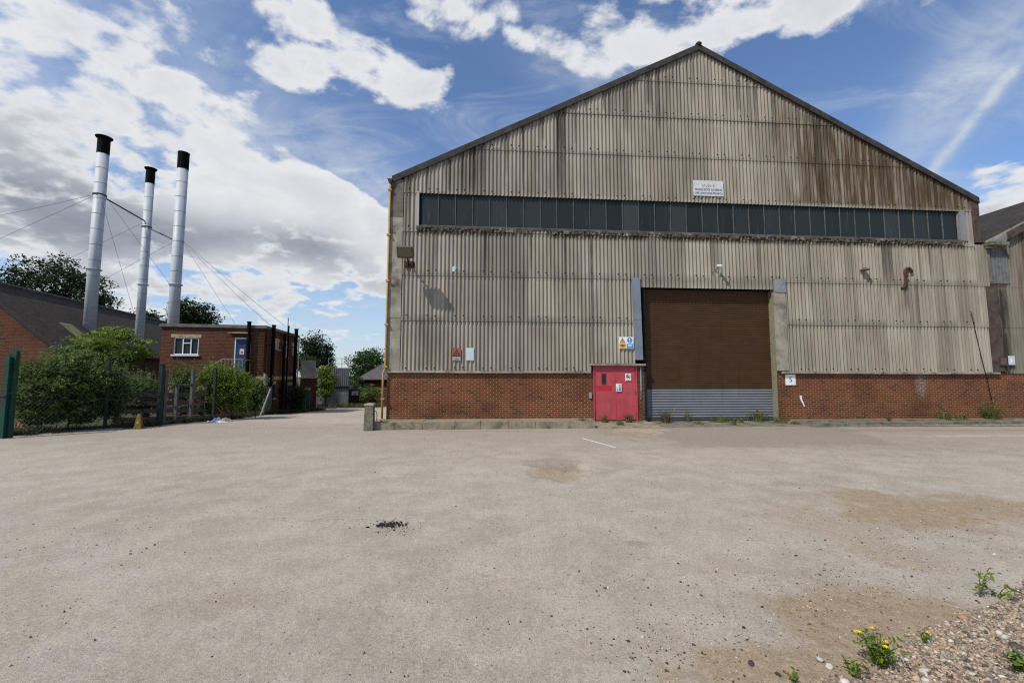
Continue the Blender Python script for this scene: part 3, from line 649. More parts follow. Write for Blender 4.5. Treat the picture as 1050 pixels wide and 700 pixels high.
# window strip
U0, U1, Z0, Z1 = 1.09, 22.83, 7.34, 8.60; NP = 34
m = MB(); gw = (U1-U0)/NP
for i in range(NP):
    a_, b_ = U0+i*gw+.012, U0+(i+1)*gw-.012; t1, t2 = rs.uniform(-.009, .009, 2)
    m.add([(a_, .0+t1, Z0), (b_, .0+t2, Z0), (b_, .02+t2, Z1), (a_, .02+t1, Z1)], [(0, 1, 2, 3)])
win = MB(); win.box(U0-.06, U1+.06, -.05, .055, Z0-.05, Z0)
for i in range(1, NP): win.box(U0+i*gw-.011, U0+i*gw+.011, -.022, .03, Z0+.002, Z1+.02)
wf = win.build('window_strip', simple('oxidised_glazing_bar', (.10, .10, .098), .6, .4, 5, dirt=(.05, .05, .048)), wh)
m.build('panes', M['glass'], wf)
m = MB(); m.box(U0-.13, U0-.062, -.11, .05, Z0-.06, Z1-.01); m.build('window_cheek', M['signgrey'], wf)
m = MB(); m.box(U1+.062, U1+.30, -.10, .05, Z0-.05, Z1-.02); m.build('window_cheek', M['greypaint'], wf)
m = MB()
for i in range(200):                                   # ragged, mossy sill fillet broken into bits
    u = U0-.15+i*(U1-U0+.25)/200; h = .04+.14*rs.rand()**1.5; m.box(u, u+.1+.008*rs.rand(), -.085-.03*rs.rand(), -.051, Z0-.06-h, Z0-.04-.02*rs.rand())
m.build('sill', simple('moss_caked_sill', (.075, .062, .042), .95, .6, 7, dirt=(.26, .24, .2), dirtscale=3), wf)
# shutter opening
m = MB()
m.box(9.505, 9.58, .0, .62, .1, 5.2); m.build('jamb_left'.replace('_left', ''), M['dark'], wh)
m = MB(); m.box(14.705, 14.743, -.02, .62, .08, 5.12); m.build('jamb', M['jamb'], wh)
m = MB(); m.box(9.585, 14.70, .27, .62, 4.95, 5.3); m.box(9.505, 14.9, .04, .25, 5.2, 5.26); m.build('lintel', M['dark'], wh)
m = MB(); m.box(14.746, 15.19, -.10, .04, 1.985, 5.02); m.build('post_cover', M['flatcem'], wh)
m = MB(); m.box(14.74, 15.20, -.12, .04, 5.03, 5.54); m.build('post_cover', M['greypaint'], wh)
m = MB(); m.prism([(9.09, 3.9), (9.39, 3.9), (9.36, 5.5), (9.06, 5.5)], 'y', -.135, .05); m.prism([(9.12, 2.38), (9.42, 2.38), (9.39, 3.89), (9.09, 3.89)], 'y', -.130, .05); m.build('jamb_cover', M['bluegrey'], wh)
sh = empty('roller_shutter', (9.58, .23, .18)); sh.parent = wh
def slats(z0, z1, pitch, mat, name, amp):
    n = int(round((z1-z0)/pitch)); pitch = (z1-z0)/n; m = MB(); prof = []
    for i in range(n):
        for q, dv in ((.03, amp), (.2, .2*amp), (.5, -amp*.6), (.8, .2*amp), (.97, amp)): prof.append((dv, z0+(i+q)*pitch))
    vs = [(0, v, z) for v, z in prof]+[(5.12, v, z) for v, z in prof]; k = len(prof)
    m.add(vs, [(i, i+k, i+k+1, i+1) for i in range(k-1)]); return m.build(name, mat, sh)
slats(1.10, 4.95, .077, M['shutbrown'], 'slats', .016); slats(0.0, 1.095, .10, M['shutgrey'], 'slats', .018)
m = MB(); m.box(0, 5.12, -.03, .03, -.07, -.005); m.build('bottom_rail', M['steel'], sh)
# red double door
dd = empty('double_door', (7.56, .03, .13)); dd.parent = wh
m = MB(); m.box(-.03, .02, -.06, .05, -.02, 2.03); m.box(1.60, 1.65, -.06, .05, -.02, 2.03); m.box(.021, 1.599, -.06, .05, 1.98, 2.03); m.build('frame', M['red'], dd)
lf = None
for i, (a_, b_) in enumerate(((.025, .805), (.815, 1.595))):
    m = MB(); m.box(a_, b_, -.025-.004*i, .02, .02, 1.975); lf = m.build('leaf', M['red'], dd)
    if i == 0:
        m = MB(); m.box(.30, .47, -.032, -.027, 1.33, 1.73); m.build('vision_panel', M['blackhole'], lf)
        m = MB(); m.box(.285, .30, -.036, -.026, 1.315, 1.745); m.box(.47, .485, -.036, -.026, 1.315, 1.745); m.box(.301, .469, -.036, -.026, 1.73, 1.745); m.box(.301, .469, -.036, -.026, 1.315, 1.33); m.build('panel_bead', M['red'], lf)
        m = MB(); m.box(.10, .70, -.028, -.0255, 1.10, 1.28); m.build('paint_patch', M['redpatch'], lf)
    for hz_ in (.25, 1.0, 1.72):
        x = .03 if i == 0 else 1.59; m = MB(); m.tube([(x, -.04, hz_-.06), (x, -.04, hz_+.06)], .014, 8); m.build('hinge', M['rust'], lf)
m = MB(); m.box(.79, .83, -.04, -.03, .02, 1.975); m.build('cover_strip', M['red'], dd)
m = MB(); m.box(-.02, 1.64, -.18, .04, -.08, -.02); m.build('threshold', M['conc'], dd)
# yellow rainwater pipe on the left corner
dp = MB(); dp.tube([(-.03, -.14, 8.9), (-.045, -.14, 2.05), (-.115, -.14, 1.85), (-.115, -.14, .26)], .037, 12); dpo = dp.build('downpipe', M['yellow'], wh, True)
m = MB()
for z in (8.6, 6.9, 5.2, 3.6, 2.1, .95): m.box(-.10-(.07 if z < 1.9 else 0), .035-(.08 if z < 1.9 else 0), -.195, -.0, z-.03, z+.03); m.build('pipe_bracket', M['yellow'], dpo); m = MB()

m = MB(); m.prism([(-.13, 9.0), (-.07, 8.84), (.02, 8.84), (.06, 9.0)][::-1], 'y', -.2, -.10); m.build('hopper', M['bargeb'], dpo)
# small box beside the door, conduit
m = MB(); m.box(9.33, 9.37, -.04, -.004, 1.25, 2.1); m.tube([(9.35, -.03, 1.25), (9.34, -.03, .9)], .012, 6); m.build('conduit', M['galv'], wh)
m = MB(); m.box(7.37, 7.46, -.06, -.003, .95, 1.16); m.build('switch_box', M['galv'], wh)

# kerbs
m = MB(); us = [-.35, .55, 1.45, 2.5, 3.35, 4.3, 5.2, 6.1, 7.25]
for a_, b_ in zip(us[:-1], us[1:]): j = rs.uniform(-.012, .012); m.box(a_+.006, b_-.006, -1.27+j, -.5, -.15, .245+j*.6)
m.box(-.35, 7.4, -.495, .1, -.15, .225)
ko = m.build('kerb', M['conc']); ko.location = FW(0, 0, 0); ko.rotation_euler = (0, 0, YAW); tag(ko, 'raised concrete kerb along the foot of the left brick wall', 'kerb', kind='structure')
m = MB()
for i in range(10): a_ = 15.6+i*1.0; j = rs.uniform(-.015, .015); m.box(a_+.006, a_+.994, -1.0+j, -.45, -.15, .10+j)
m.box(15.2, 26, -.445, .1, -.15, .13)
ko = m.build('kerb', M['concdark']); ko.location = FW(0, 0, 0); ko.rotation_euler = (0, 0, YAW); tag(ko, 'low mossy kerb along the right brick wall', 'kerb', kind='structure')
m = MB(); m.add([(7.41, .05, .11), (9.5, .05, .11), (9.9, -1.5, -.0), (7.0, -1.35, -.0), (7.41, .05, -.1), (9.5, .05, -.1), (9.9, -1.5, -.1), (7.0, -1.35, -.1)], [(3, 2, 1, 0), (0, 1, 5, 4), (1, 2, 6, 5), (2, 3, 7, 6), (3, 0, 4, 7)])
m.add([(9.5, .7, .10), (15.2, .7, .10), (15.6, -1.15, -.0), (9.92, -1.15, -.0), (9.5, .7, -.1), (15.2, .7, -.1), (15.6, -1.15, -.1), (9.92, -1.15, -.1)], [(3, 2, 1, 0), (0, 1, 5, 4), (1, 2, 6, 5), (2, 3, 7, 6), (3, 0, 4, 7)], 1)
ko = m.build('ramp', [M['conc'], M['concdark']]); ko.location = FW(0, 0, 0); ko.rotation_euler = (0, 0, YAW); tag(ko, 'worn concrete ramp before the red door and shutter', 'ramp', kind='structure')

# ------------------------------------------------------------------ adjoining shed on the right
sh2 = empty('adjoining_shed', FW(24.2, 0, 0), YAW, 'lower corrugated shed joined to the right flank of the warehouse', 'shed')
off = 24.2
wallgrid('brick_wall', 24.16-off, 31-off, -.6, 1.95, [], M['brick'], sh2, y=.004)
def rake2(u): return 7.25+(np.asarray(u, float)-24.0)*.50
n = int(6.8/PITCHC*10); us = np.linspace(24.02, 31, n); Vs = []; Fs = []; o_ = 0
for zlo, zhi in ((1.9, 3.86), (3.76, 5.53), (5.43, 12)):
    t = np.linspace(0, 1, 8); top = np.minimum(zhi, rake2(us)-.3); Z = zlo*(1-t[:, None])+top[None]*t[:, None]; U = np.repeat(us[None], 8, 0); V = -.02+AMP*np.cos(2*pi*U/PITCHC)-.012*(1-t[:, None])
    Vs.append(np.stack([U-off, V, Z], -1).reshape(-1, 3)); i = np.arange(7)[:, None]*n; j = np.arange(n-1)[None]; Fs.append(np.stack([i+j, i+j+1, i+n+j+1, i+n+j], -1).reshape(-1, 4)+o_); o_ += 8*n
Vs = np.concatenate(Vs); Fs = np.concatenate(Fs); U = Vs[:, 0]+off; Z = Vs[:, 2]; nz = fbm(U*4, Z*.4, 8)
npmesh('cladding', Vs, Fs, M['clad'], sh2, True, dict(stain=.75*(1-sst(.25, .75, np.abs(U-24.25)))*(Z < 5.5)*sst(.1, .5, nz+.2)+.36+.3*sst(.5, .8, nz), rust=.6*sst(.35, .65, nz)*sst(24.9, 25.4, U), moss=U*0, sheet=U*0+.1))
m = MB(); m.box(23.835-off, 24.36-off, -.075, .05, 1.99, 5.45); m.build('cover_strip', M['browntrim'], sh2)
m = MB(); m.box(24.2-off, 24.95-off, -.06, -.04, 5.56, 7.1)
for q in range(5): m.tube([(24.27-off+q*.15, -.055, 5.57), (24.27-off+q*.15, -.055, 7.09)], .028, 8)
m.build('flashing', simple('grey_metal_flashing', (.125, .125, .122), .85, .3, 3, dirt=(.05, .042, .036), dirtscale=1.8), sh2)
m = MB(); m.prism([(23.93-off, 7.0), (24.3-off, 7.0), (26.6-off, 8.3), (26.6-off, 8.6), (23.93-off, 7.3)], 'y', -.112, -.10); m.build('valley_flashing', M['flatcem'], sh2)
m = MB(); m.prism([(23.98-off, 7.15), (24.75-off, 7.2), (25.05-off, 7.62), (24.6-off, 7.5)], 'y', -.14, -.08); m.build('flashing', M['greypaint'], sh2)
m = MB(); m.box(23.9-off, 24.72-off, -.32, -.09, 7.10, 7.24); m.build('gutter', M['concdark'], sh2)
m = MB(); m.prism([(24.9-off, 7.40), (31-off, 10.4), (31-off, 10.72), (24.9-off, 7.70)], 'y', -.2, -.12); m.build('bargeboard', M['browntrim'], sh2)
m = MB(); m.box(23.6-off, 31-off, .06, .2, 1.96, 7.3); m.build('backing', M['dark'], sh2)
m = MB()                                              # corrugated roof behind, rising to the right
k = 160
for i in range(k):
    y0, y1 = -.11+i*.1, -.11+(i+.55)*.1
    m.prism([(23.95-off, 7.12), (31-off, 10.58), (31-off, 10.68), (23.95-off, 7.22)], 'y', y0, y1); m.prism([(23.95-off, 7.10), (31-off, 10.56), (31-off, 10.61), (23.95-off, 7.15)], 'y', y1, y1+.045)
m.build('roof', simple('dark_weathered_sheet', (.045, .04, .036), .95, .4, 2, dirt=(.07, .06, .05)), sh2)

# ------------------------------------------------------------------ signs and fittings on the facade
def lettering(parent, txt, size, x, z, y, mat, name='lettering', sx_=1.):
    cu = bpy.data.curves.new('t', 'FONT'); cu.body = txt; cu.size = size; cu.align_x = 'CENTER'; cu.align_y = 'CENTER'; cu.extrude = .0015
    to = bpy.data.objects.new('t', cu); COL.objects.link(to); bpy.context.view_layer.update()
    me = bpy.data.meshes.new_from_object(to.evaluated_get(bpy.context.evaluated_depsgraph_get())); bpy.data.objects.remove(to)
    me.name = name; me.materials.clear(); me.materials.append(mat)
    o = bpy.data.objects.new(name, me); COL.objects.link(o); o.parent = parent; o.location = (x, y, z); o.rotation_euler = (pi/2, 0, 0); o.scale = (sx_, 1, 1); return o
def sign(px, py, w, h, label, mat, v=-.10, name='wall_sign', plate='plate'):
    u, z = fac(px, py); e = empty(name, FW(u, v, z), YAW, label, 'sign')
    m = MB(); m.box(-w/2, w/2, -.006, .006, -h/2, h/2); m.build(plate, mat, e); return e
def tri(e, x, z, s, mat, y=-.0085, name='triangle'):
    m = MB(); m.prism([(x-s*.58, z-s*.5), (x+s*.58, z-s*.5), (x, z+s*.5)], 'y', y-.001, y+.002); return m.build(name, mat, e)
def rect(e, x0, x1, z0, z1, mat, y=-.0085, name='panel'):
    m = MB(); m.box(x0, x1, y-.001, y+.002, z0, z1); return m.build(name, mat, e)
def disc(e, x, z, r, mat, y=-.0085, r0=0., name='disc'):
    m = MB(); k = 24; a = [2*pi*i/k for i in range(k)]
    if r0 == 0: m.prism([(x+r*cos(t), z+r*sin(t)) for t in a][::-1], 'y', y-.001, y+.002)
    else:
        for i in range(k):
            t, s_ = a[i], a[(i+1) % k]; m.prism([(x+r0*cos(t), z+r0*sin(t)), (x+r*cos(t), z+r*sin(t)), (x+r*cos(s_), z+r*sin(s_)), (x+r0*cos(s_), z+r0*sin(s_))][::-1], 'y', y-.001, y+.002)
    return m.build(name, mat, e)
e = sign(725, 194.3, 1.22, .62, 'white board above the window strip warning of a fragile roof', M['offwhite'])
lettering(e, 'FRAGILE ROOF COVERING', .115, 0, -.06, -.011, M['inkfade'], sx_=.80); lettering(e, 'USE CRAWLING BOARDS', .115, 0, -.205, -.011, M['inkfade'], sx_=.86)
m = MB()
for i in range(7): m.box(-.26+i*.075, -.205+i*.075, -.010, -.006, .06+.02*sin(i*1.7), .135+.03*sin(i*2.3))
m.build('faded_print', M['smudge'], e)
e = sign(468.2, 363.4, .33, .47, 'faded orange brown warning plate with a black triangle', M['signrust'])
tri(e, 0, .05, .25, M['ink']); tri(e, 0, .045, .15, M['signrust'], -.012); rect(e, -.012, .012, .01, .07, M['ink'], -.0145, 'bolt_symbol'); rect(e, -.15, .15, -.225, -.085, M['signgrey']); rect(e, -.11, .11, -.16, -.145, M['inkfade'], -.012, 'print_line'); rect(e, -.09, .09, -.20, -.185, M['inkfade'], -.012, 'print_line')
e = sign(482, 363.2, .28, .46, 'bleached blank white plate left of the red door', M['offwhite']); rect(e, -.115, .115, -.21, .21, M['paleblue'])
e = sign(641, 351.6, .56, .44, 'safety sign half yellow triangle half blue disc above the red door', M['white'], v=-.115)
tri(e, -.14, .095, .20, M['ink']); tri(e, -.14, .09, .155, M['signyellow'], -.012); rect(e, -.147, -.133, .06, .125, M['ink'], -.0145, 'symbol'); rect(e, -.265, -.015, -.205, -.035, M['signyellow']); rect(e, -.23, -.05, -.09, -.07, M['ink'], -.012, 'print_line'); rect(e, -.21, -.07, -.13, -.11, M['ink'], -.012, 'print_line')
disc(e, .135, .095, .105, M['signblue']); rect(e, .12, .15, .08, .165, M['white'], -.012, 'symbol'); disc(e, .135, .045, .018, M['white'], -.012); rect(e, .01, .265, -.205, -.035, M['signblue']); rect(e, .05, .23, -.09, -.07, M['white'], -.012, 'print_line'); rect(e, .07, .21, -.135, -.115, M['white'], -.012, 'print_line')
e = sign(644, 386.8, .22, .29, 'white sticker with a crossed black ring on the right red leaf', M['white'], v=-.012, name='door_sticker')
disc(e, 0, .035, .085, M['ink'], r0=.065, name='ring'); m = MB(); m.prism([(-.065, .085), (-.05, .10), (.065, -.015), (.05, -.03)], 'y', -.0115, -.0085); m.build('slash', M['ink'], e); rect(e, -.04, .03, .0, .05, M['ink'], -.0125, 'symbol'); rect(e, -.10, .10, -.14, -.10, M['signred'])
e = sign(634.2, 397.2, .21, .29, 'small multicoloured safety notice where the red leaves meet', M['white'], v=-.030, name='door_sticker')
disc(e, .03, .08, .045, M['signyellow']); rect(e, -.08, -.05, -.02, .02, M['signred']); rect(e, -.005, .085, -.03, .02, M['signblue']); rect(e, -.09, -.02, -.12, -.05, M['signblue']); rect(e, .0, .085, -.12, -.05, M['purple'])
e = sign(810.3, 389.2, .41, .41, 'square white sign numbered five on the brick', M['white'], v=-.012, name='number_sign'); lettering(e, '5', .27, 0, 0, -.009, M['ink'])
e = sign(1025.5, 370.5, .30, .32, 'faded brown plate left of the blue white one on the adjoining shed', M['browntrim'], v=-.115); rect(e, -.12, .12, -.13, .13, simple('faded_brown_print', (.12, .07, .055), .7, .3, 12))
e = sign(1033.8, 369.5, .28, .36, 'blue white plate at the far right on the adjoining shed', M['offwhite'], v=-.115); rect(e, -.12, .12, -.15, .15, M['paleblue']); rect(e, -.08, .0, -.1, .06, M['white'], -.012, 'print_line')
# torn white paper on brick
u, z = fac(822.5, 411); e = empty('torn_paper', FW(u, -.006, z), YAW, 'torn strip of white paper stuck on the right brick wall', 'paper')
m = MB(); m.prism([(-.10, .20), (-.02, .22), (.0, .06), (.03, -.02), (.10, -.20), (.06, -.21), (.0, -.08), (-.06, .02)][::-1], 'y', -.004, .003); m.build('scrap', M['white'], e)
# floodlight
e = empty('floodlight', FW(*(lambda q: (q[0], -.10, q[1]))(fac(420, 269))), YAW, 'brown floodlight on a bracket at the upper left of the facade', 'floodlight')
m = MB(); m.tube([(0, .08, -.10), (0, -.35, -.02), (0, -.62, .08)], .03, 8); m.build('arm', M['rust'], e)
m = MB(); m.box(-.13, .17, -.02, .08, -.22, .02); m.tube([(-.06, -.03, .0), (-.06, -.03, -.18)], .045, 8); m.tube([(.10, -.03, .0), (.10, -.03, -.18)], .045, 8); m.build('bracket', M['rust'], e)
m = MB(); m.prism([(-.88, -.06), (-.84, -.10), (-.60, .0), (-.58, .16), (-.66, .24), (-1.02, .27), (-1.06, .22)], 'x', -.27, .27); h_ = m.build('housing', M['bronze'], e)
m = MB(); m.prism([(-.90, -.05), (-.885, -.055), (-1.06, .20), (-1.075, .205)], 'x', -.235, .235); m.build('lens', simple('dusty_lens', (.12, .115, .075), .3, .2, 5), h_)
# CCTV-like small bracket, brown fitting, rusty hook pipe
e = empty('wall_camera', FW(*(lambda q: (q[0], -.09, q[1]))(fac(733, 275))), YAW, 'small pale camera on a bracket above the shutter', 'camera')
m = MB(); m.tube([(0, -.12, .04), (.05, -.36, -.03)], .055, 10); m.build('body', M['offwhite'], e); m = MB(); m.tube([(-.02, .05, -.1), (-.02, -.12, -.08), (0, -.16, .0)], .018, 6); m.tube([(-.02, .02, -.1), (-.15, .02, -.17), (-.2, .03, -.3)], .01, 6); m.build('bracket', M['steel'], e)
e = empty('wall_lamp', FW(*(lambda q: (q[0], -.09, q[1]))(fac(885, 277))), YAW, 'small dull brown fitting left of the rusty pipe', 'lamp')
m = MB(); m.tube([(0, .04, .05), (0, -.05, .06), (-.1, -.08, .04)], .02, 6); m.build('arm', M['rust'], e); m = MB(); m.lathe([(.03, .08), (.07, .05), (.15, 0), (.16, -.03)], (-.1, -.10, -.02), 14); m.build('shade', M['bronze'], e)
e = empty('rusty_pipe', FW(*(lambda q: (q[0], -.08, q[1]))(fac(926, 285))), YAW, 'rusty hooked vent pipe poking from the sheeting at right', 'pipe')
m = MB(); m.tube([(-.18, .06, -.42), (-.12, -.0, -.42), (-.02, -.03, -.32), (-.0, -.03, .22), (.06, -.03, .36), (.17, -.03, .38), (.25, -.03, .3), (.25, -.03, .2)], .055, 10); m.build('pipe', M['rust'], e, True); m = MB(); m.tube([(-.04, -.03, .05), (.06, -.03, .05)], .07, 10); m.box(-.04, .04, -.0, .07, .0, .05); m.build('clamp', M['rust'], e)
u0, z0_ = fac(992, 320); u1, z1_ = fac(1013, 412)
e = empty('hanging_cable', FW(u0, -.1, z0_), YAW, 'thin black cable slanting down the cladding at far right', 'cable'); m = MB(); m.tube([(-.03, .05, .02), (0, -.03, 0), ((u1-u0)*.45, -.05, (z1_-z0_)*.5), ((u1-u0)*.8, -.06, (z1_-z0_)*.82), ((u1-u0), -.05, z1_-z0_)], .011, 6); m.build('cable', M['black'], e)
e = empty('patch_plate', FW(*(lambda q: (q[0], -.078, q[1]))(fac(466, 276))), YAW, 'tiny pale blue patch on the sheeting beside the floodlight', 'plate'); m = MB(); m.prism([(-.07, -.1), (.06, -.12), (.08, .06), (.0, .11), (-.08, .05)][::-1], 'y', -.004, .004); m.build('plate', M['paleblue'], e)

# bollard
gx = gnd(378.5, 441); e = empty('concrete_bollard', (gx[0], gx[1], 0), YAW, 'squat lichened concrete bollard at the left end of the kerb', 'bollard')
m = MB(); a_ = .15
m.add([(-a_, -a_, -.1), (a_, -a_, -.1), (a_, a_, -.1), (-a_, a_, -.1), (-.13, -.13, .80), (.13, -.13, .80), (.13, .13, .80), (-.13, .13, .80)], [(0, 3, 2, 1), (0, 1, 5, 4), (1, 2, 6, 5), (2, 3, 7, 6), (3, 0, 4, 7), (4, 5, 6, 7)]); m.build('post', M['stonepost'], e)
m = MB(); m.add([(-.15, -.15, .802), (.15, -.15, .802), (.15, .15, .802), (-.15, .15, .802), (-.15, -.15, .86), (.15, -.15, .86), (.15, .15, .86), (-.15, .15, .86), (0, 0, .89)], [(0, 3, 2, 1), (0, 1, 5, 4), (1, 2, 6, 5), (2, 3, 7, 6), (3, 0, 4, 7), (4, 5, 8), (5, 6, 8), (6, 7, 8), (7, 4, 8)]); m.build('cap', M['stonecap'], e)
m = MB(); m.tube([(.14, .0, .62), (.20, 0, .62), (.24, 0, .5), (.23, .0, .3)], .012, 6); m.build('wire_loop', M['rust'], e)

# ------------------------------------------------------------------ two-storey brick office at left
A0 = at(272, 334, 24.0); AR = R(10); ex, ey = Vec((cos(AR), sin(AR), 0)), Vec((-sin(AR), cos(AR), 0)); AT = A0.z
offb = empty('brick_office', (A0.x, A0.y, 0), AR, 'flat roofed two storey red brick office with a blue upper door', 'building')
def fA(px, py): return hit(px, py, (A0.x, A0.y), AR)
def fS(px, py): return hit(px, py, (A0.x, A0.y), AR+pi/2)
AW = fA(166, 335)[0]; AD = 5.9
wa = fA(178.5, 346); wb = fA(203, 363.5); da = fA(240.5, 346); db = fA(254.5, 376)
dz0 = 1.75
wallgrid('wall', AW, 0, -2.5, AT-.16, [(wa[0], wb[0], wb[1], wa[1]), (da[0], db[0], dz0, da[1])], M['brick2'], offb)
# side wall in yz
sw = [fS(282, 350), fS(285, 358), fS(290.5, 352), fS(294.5, 366), fS(299.5, 354), fS(303, 364)]
holes = [(sw[0][0], sw[1][0]+.15, sw[1][1], sw[0][1]), (sw[2][0], sw[3][0], sw[3][1], sw[2][1]), (sw[4][0], sw[5][0], sw[5][1], sw[4][1])]
low = [(fS(278.5, 395)[0], fS(282, 395)[0], fS(280, 408)[1], fS(280, 394)[1]), (fS(295.5, 395)[0], fS(299, 395)[0], fS(297, 406)[1], fS(297, 395)[1])]
so2 = wallgrid('side_wall', 0, AD, -2.5, AT-.16, holes+low, M['brick2'], offb); so2.rotation_euler = (0, 0, pi/2)
m = MB(); m.box(AW-.08, .10, -.10, AD+.1, AT-.155, AT-.02); m.box(AW-.02, .04, -.04, AD+.04, AT-.02, AT+.02); m.build('parapet', simple('weathered_coping', (.13, .12, .105), .9, .3, 4), offb)
m = MB(); m.box(AW, AW+.2, .36, AD, -2.5, AT-.2); m.box(AW+.2, -.2, AD-.2, AD, -2.5, AT-.2); m.build('rear_wall', M['brick2'], offb)
m = MB(); m.box(AW+.1, -.01, .3, .33, -2.5, AT-.2); m.box(-.33, -.30, .34, AD-.3, -2.5, AT-.2); m.build('core', M['dark'], offb)
def window(x0, x1, z0, z1, parent, rot=None, mull=(.38, .66), trans=None, blue=False, frame=M['white'], label=None):
    m = MB(); t = .045; y0, y1 = .03, .08
    m.box(x0, x0+t, y0, y1, z0, z1); m.box(x1-t, x1, y0, y1, z0, z1); m.box(x0+t, x1-t, y0, y1, z0, z0+t); m.box(x0+t, x1-t, y0, y1, z1-t, z1)
    for q in mull: xx = x0+(x1-x0)*q; m.box(xx-t*.5, xx+t*.5, y0, y1, z0+t, z1-t)
    if trans: m.box(x0+(x1-x0)*mull[0]+t*.5, x0+(x1-x0)*mull[1]-t*.5, y0, y1, z0+(z1-z0)*trans-t*.5, z0+(z1-z0)*trans+t*.5)
    w_ = m.build('window', frame, parent)
    g = MB(); g.box(x0+.01, x1-.01, .085, .10, z0+.01, z1-.01); g.build('pane', M['glass'], w_)
    s_ = MB(); s_.box(x0-.08, x1+.08, -.09, .028, z0-.09, z0-.002); s_.build('sill', M['offwhite'] if rot is None else M['conc'], w_)
    l_ = MB(); l_.box(x0-.15, x1+.12, -.012, .03, z1+.003, z1+.19); l_.build('lintel', M['stain_y'], w_)
    if rot: w_.rotation_euler = (0, 0, rot)
    return w_
window(wa[0], wb[0], wb[1], wa[1], offb, None, (.36, .68), .68)
for h in holes: window(h[0], h[1], h[2], h[3], offb, pi/2, (.5,), None)
for h in low: window(h[0], h[1], h[2], h[3], offb, pi/2, (.5,), None, frame=M['bluedoor'])
# upper door
m = MB(); x0, x1, z1 = da[0], db[0], da[1]; t = .07
m.box(x0, x0+t, .02, .09, dz0, z1); m.box(x1-t, x1, .02, .09, dz0, z1); m.box(x0+t, x1-t, .02, .09, z1-t, z1); m.box(x0, x1, -.02, .09, dz0-.05, dz0-.002)
dfr = m.build('door', M['white'], offb)
m = MB(); m.box(x0+t+.003, x1-t-.003, .04, .08, dz0, z1-t-.003); m.build('leaf', M['bluedoor'], dfr)
m = MB(); cx = (x0+x1)/2; m.box(cx-.10, cx+.12, .028, .038, z1-.92, z1-.62); m.build('notice', M['offwhite'], dfr)
m = MB(); m.box(cx-.05, cx+.07, .022, .027, z1-.86, z1-.74); m.build('notice_symbol', M['signred'], dfr)
m = MB(); m.box(x0-.25, x1+.02, -.25, -.003, z1+.22, z1+.28); m.build('canopy', M['stain_y'], dfr)
m = MB(); m.tube([(x1-t-.12, .0, dz0+.95), (x1-t-.12, .038, dz0+.95)], .02, 6); m.build('handle', M['galv'], dfr)
# outside stair: landing, steps and railing
st = MB(); st.box(x0-.15, x1+.15, -1.0, -.02, dz0-.18, dz0-.06)
for i in range(9): st.box(x0-.15-(i+1)*.26, x0-.15-i*.26, -1.0, -.02, dz0-.18-(i+1)*.19, dz0-.10-(i+1)*.19)
sto = st.build('staircase', M['steel'], offb)
rl = MB(); yy = -.98; n_ = 9
rl.tube([(x1+.12, yy, dz0+.85), (x0-.15, yy, dz0+.85), (x0-.15-9*.26, yy, dz0+.85-9*.19)], .022, 6); rl.tube([(x1+.12, yy, dz0+.85), (x1+.12, -.05, dz0+.85)], .022, 6)
for i in range(22):
    x = x1+.10-i*.17; zz = dz0+.85-(max(0, x0-.15-x))*.19/.26; rl.tube([(x, yy, zz-1.0), (x, yy, zz)], .012, 5)
rl.build('railing', M['galv'], sto)
# string course and vent pipes on the side
m = MB(); zc = fA(255, 387)[1]; m.box(-.01+fA(250, 380)[0], .01, -.012, -.003, zc-.14, zc+.06); m.build('string_course', M['stain_y'], offb)
m = MB(); m.box(.003, .012, .01, AD, zc-.14, zc+.06); m.build('string_course', M['stain_y'], offb)
def vent(px, pytop, thick, dy, join=None):
    u, zt = fS(px, pytop); m = MB(); m.tube([(.18+dy, u, -2.2), (.18+dy, u, zt)], thick, 10); m.lathe([(thick*1.25, -.06), (thick*1.25, .0)], (.18+dy, u, zt), 10)
    if join: m.tube([(.18+dy, u, join), (.05, u-.25, join+.35)], thick*.8, 8)
    o = m.build('vent_pipe', M['black'], offb); k = MB()
    for z in (zt-1.2, zt-3.0): k = MB(); k.box(.0, .18+dy, u-.02, u+.02, z, z+.05); k.build('pipe_bracket', M['black'], o)
vent(277.5, 333, .10, 0); vent(289, 342, .08, 0, .6); vent(299, 337, .11, .12); vent(293, 334, .05, 0)
u, z = fA(257, 330); m = MB(); m.tube([(u, -.16, -2), (u, -.16, z)], .10, 10); m.lathe([(.12, -.06), (.12, 0)], (u, -.16, z), 10); m.build('vent_pipe', M['black'], offb)
u, z = fS(287.5, 392); m = MB(); m.tube([(.12, u, -2), (.12, u, z)], .07, 8); m.build('red_pipe', simple('red_oxide_pipe', (.22, .04, .025), .6, .3, 5), offb)
u, z = fS(306, 347); m = MB(); m.tube([(.07, u-.1, -2), (.07, u-.1, z)], .045, 8); m.build('downpipe', M['offwhite'], offb)
u, z = fS(296.5, 326); m = MB(); m.tube([(-.05, u, AT-.3), (-.05, u, z)], .03, 6); m.build('aerial_mast', M['steel'], offb)

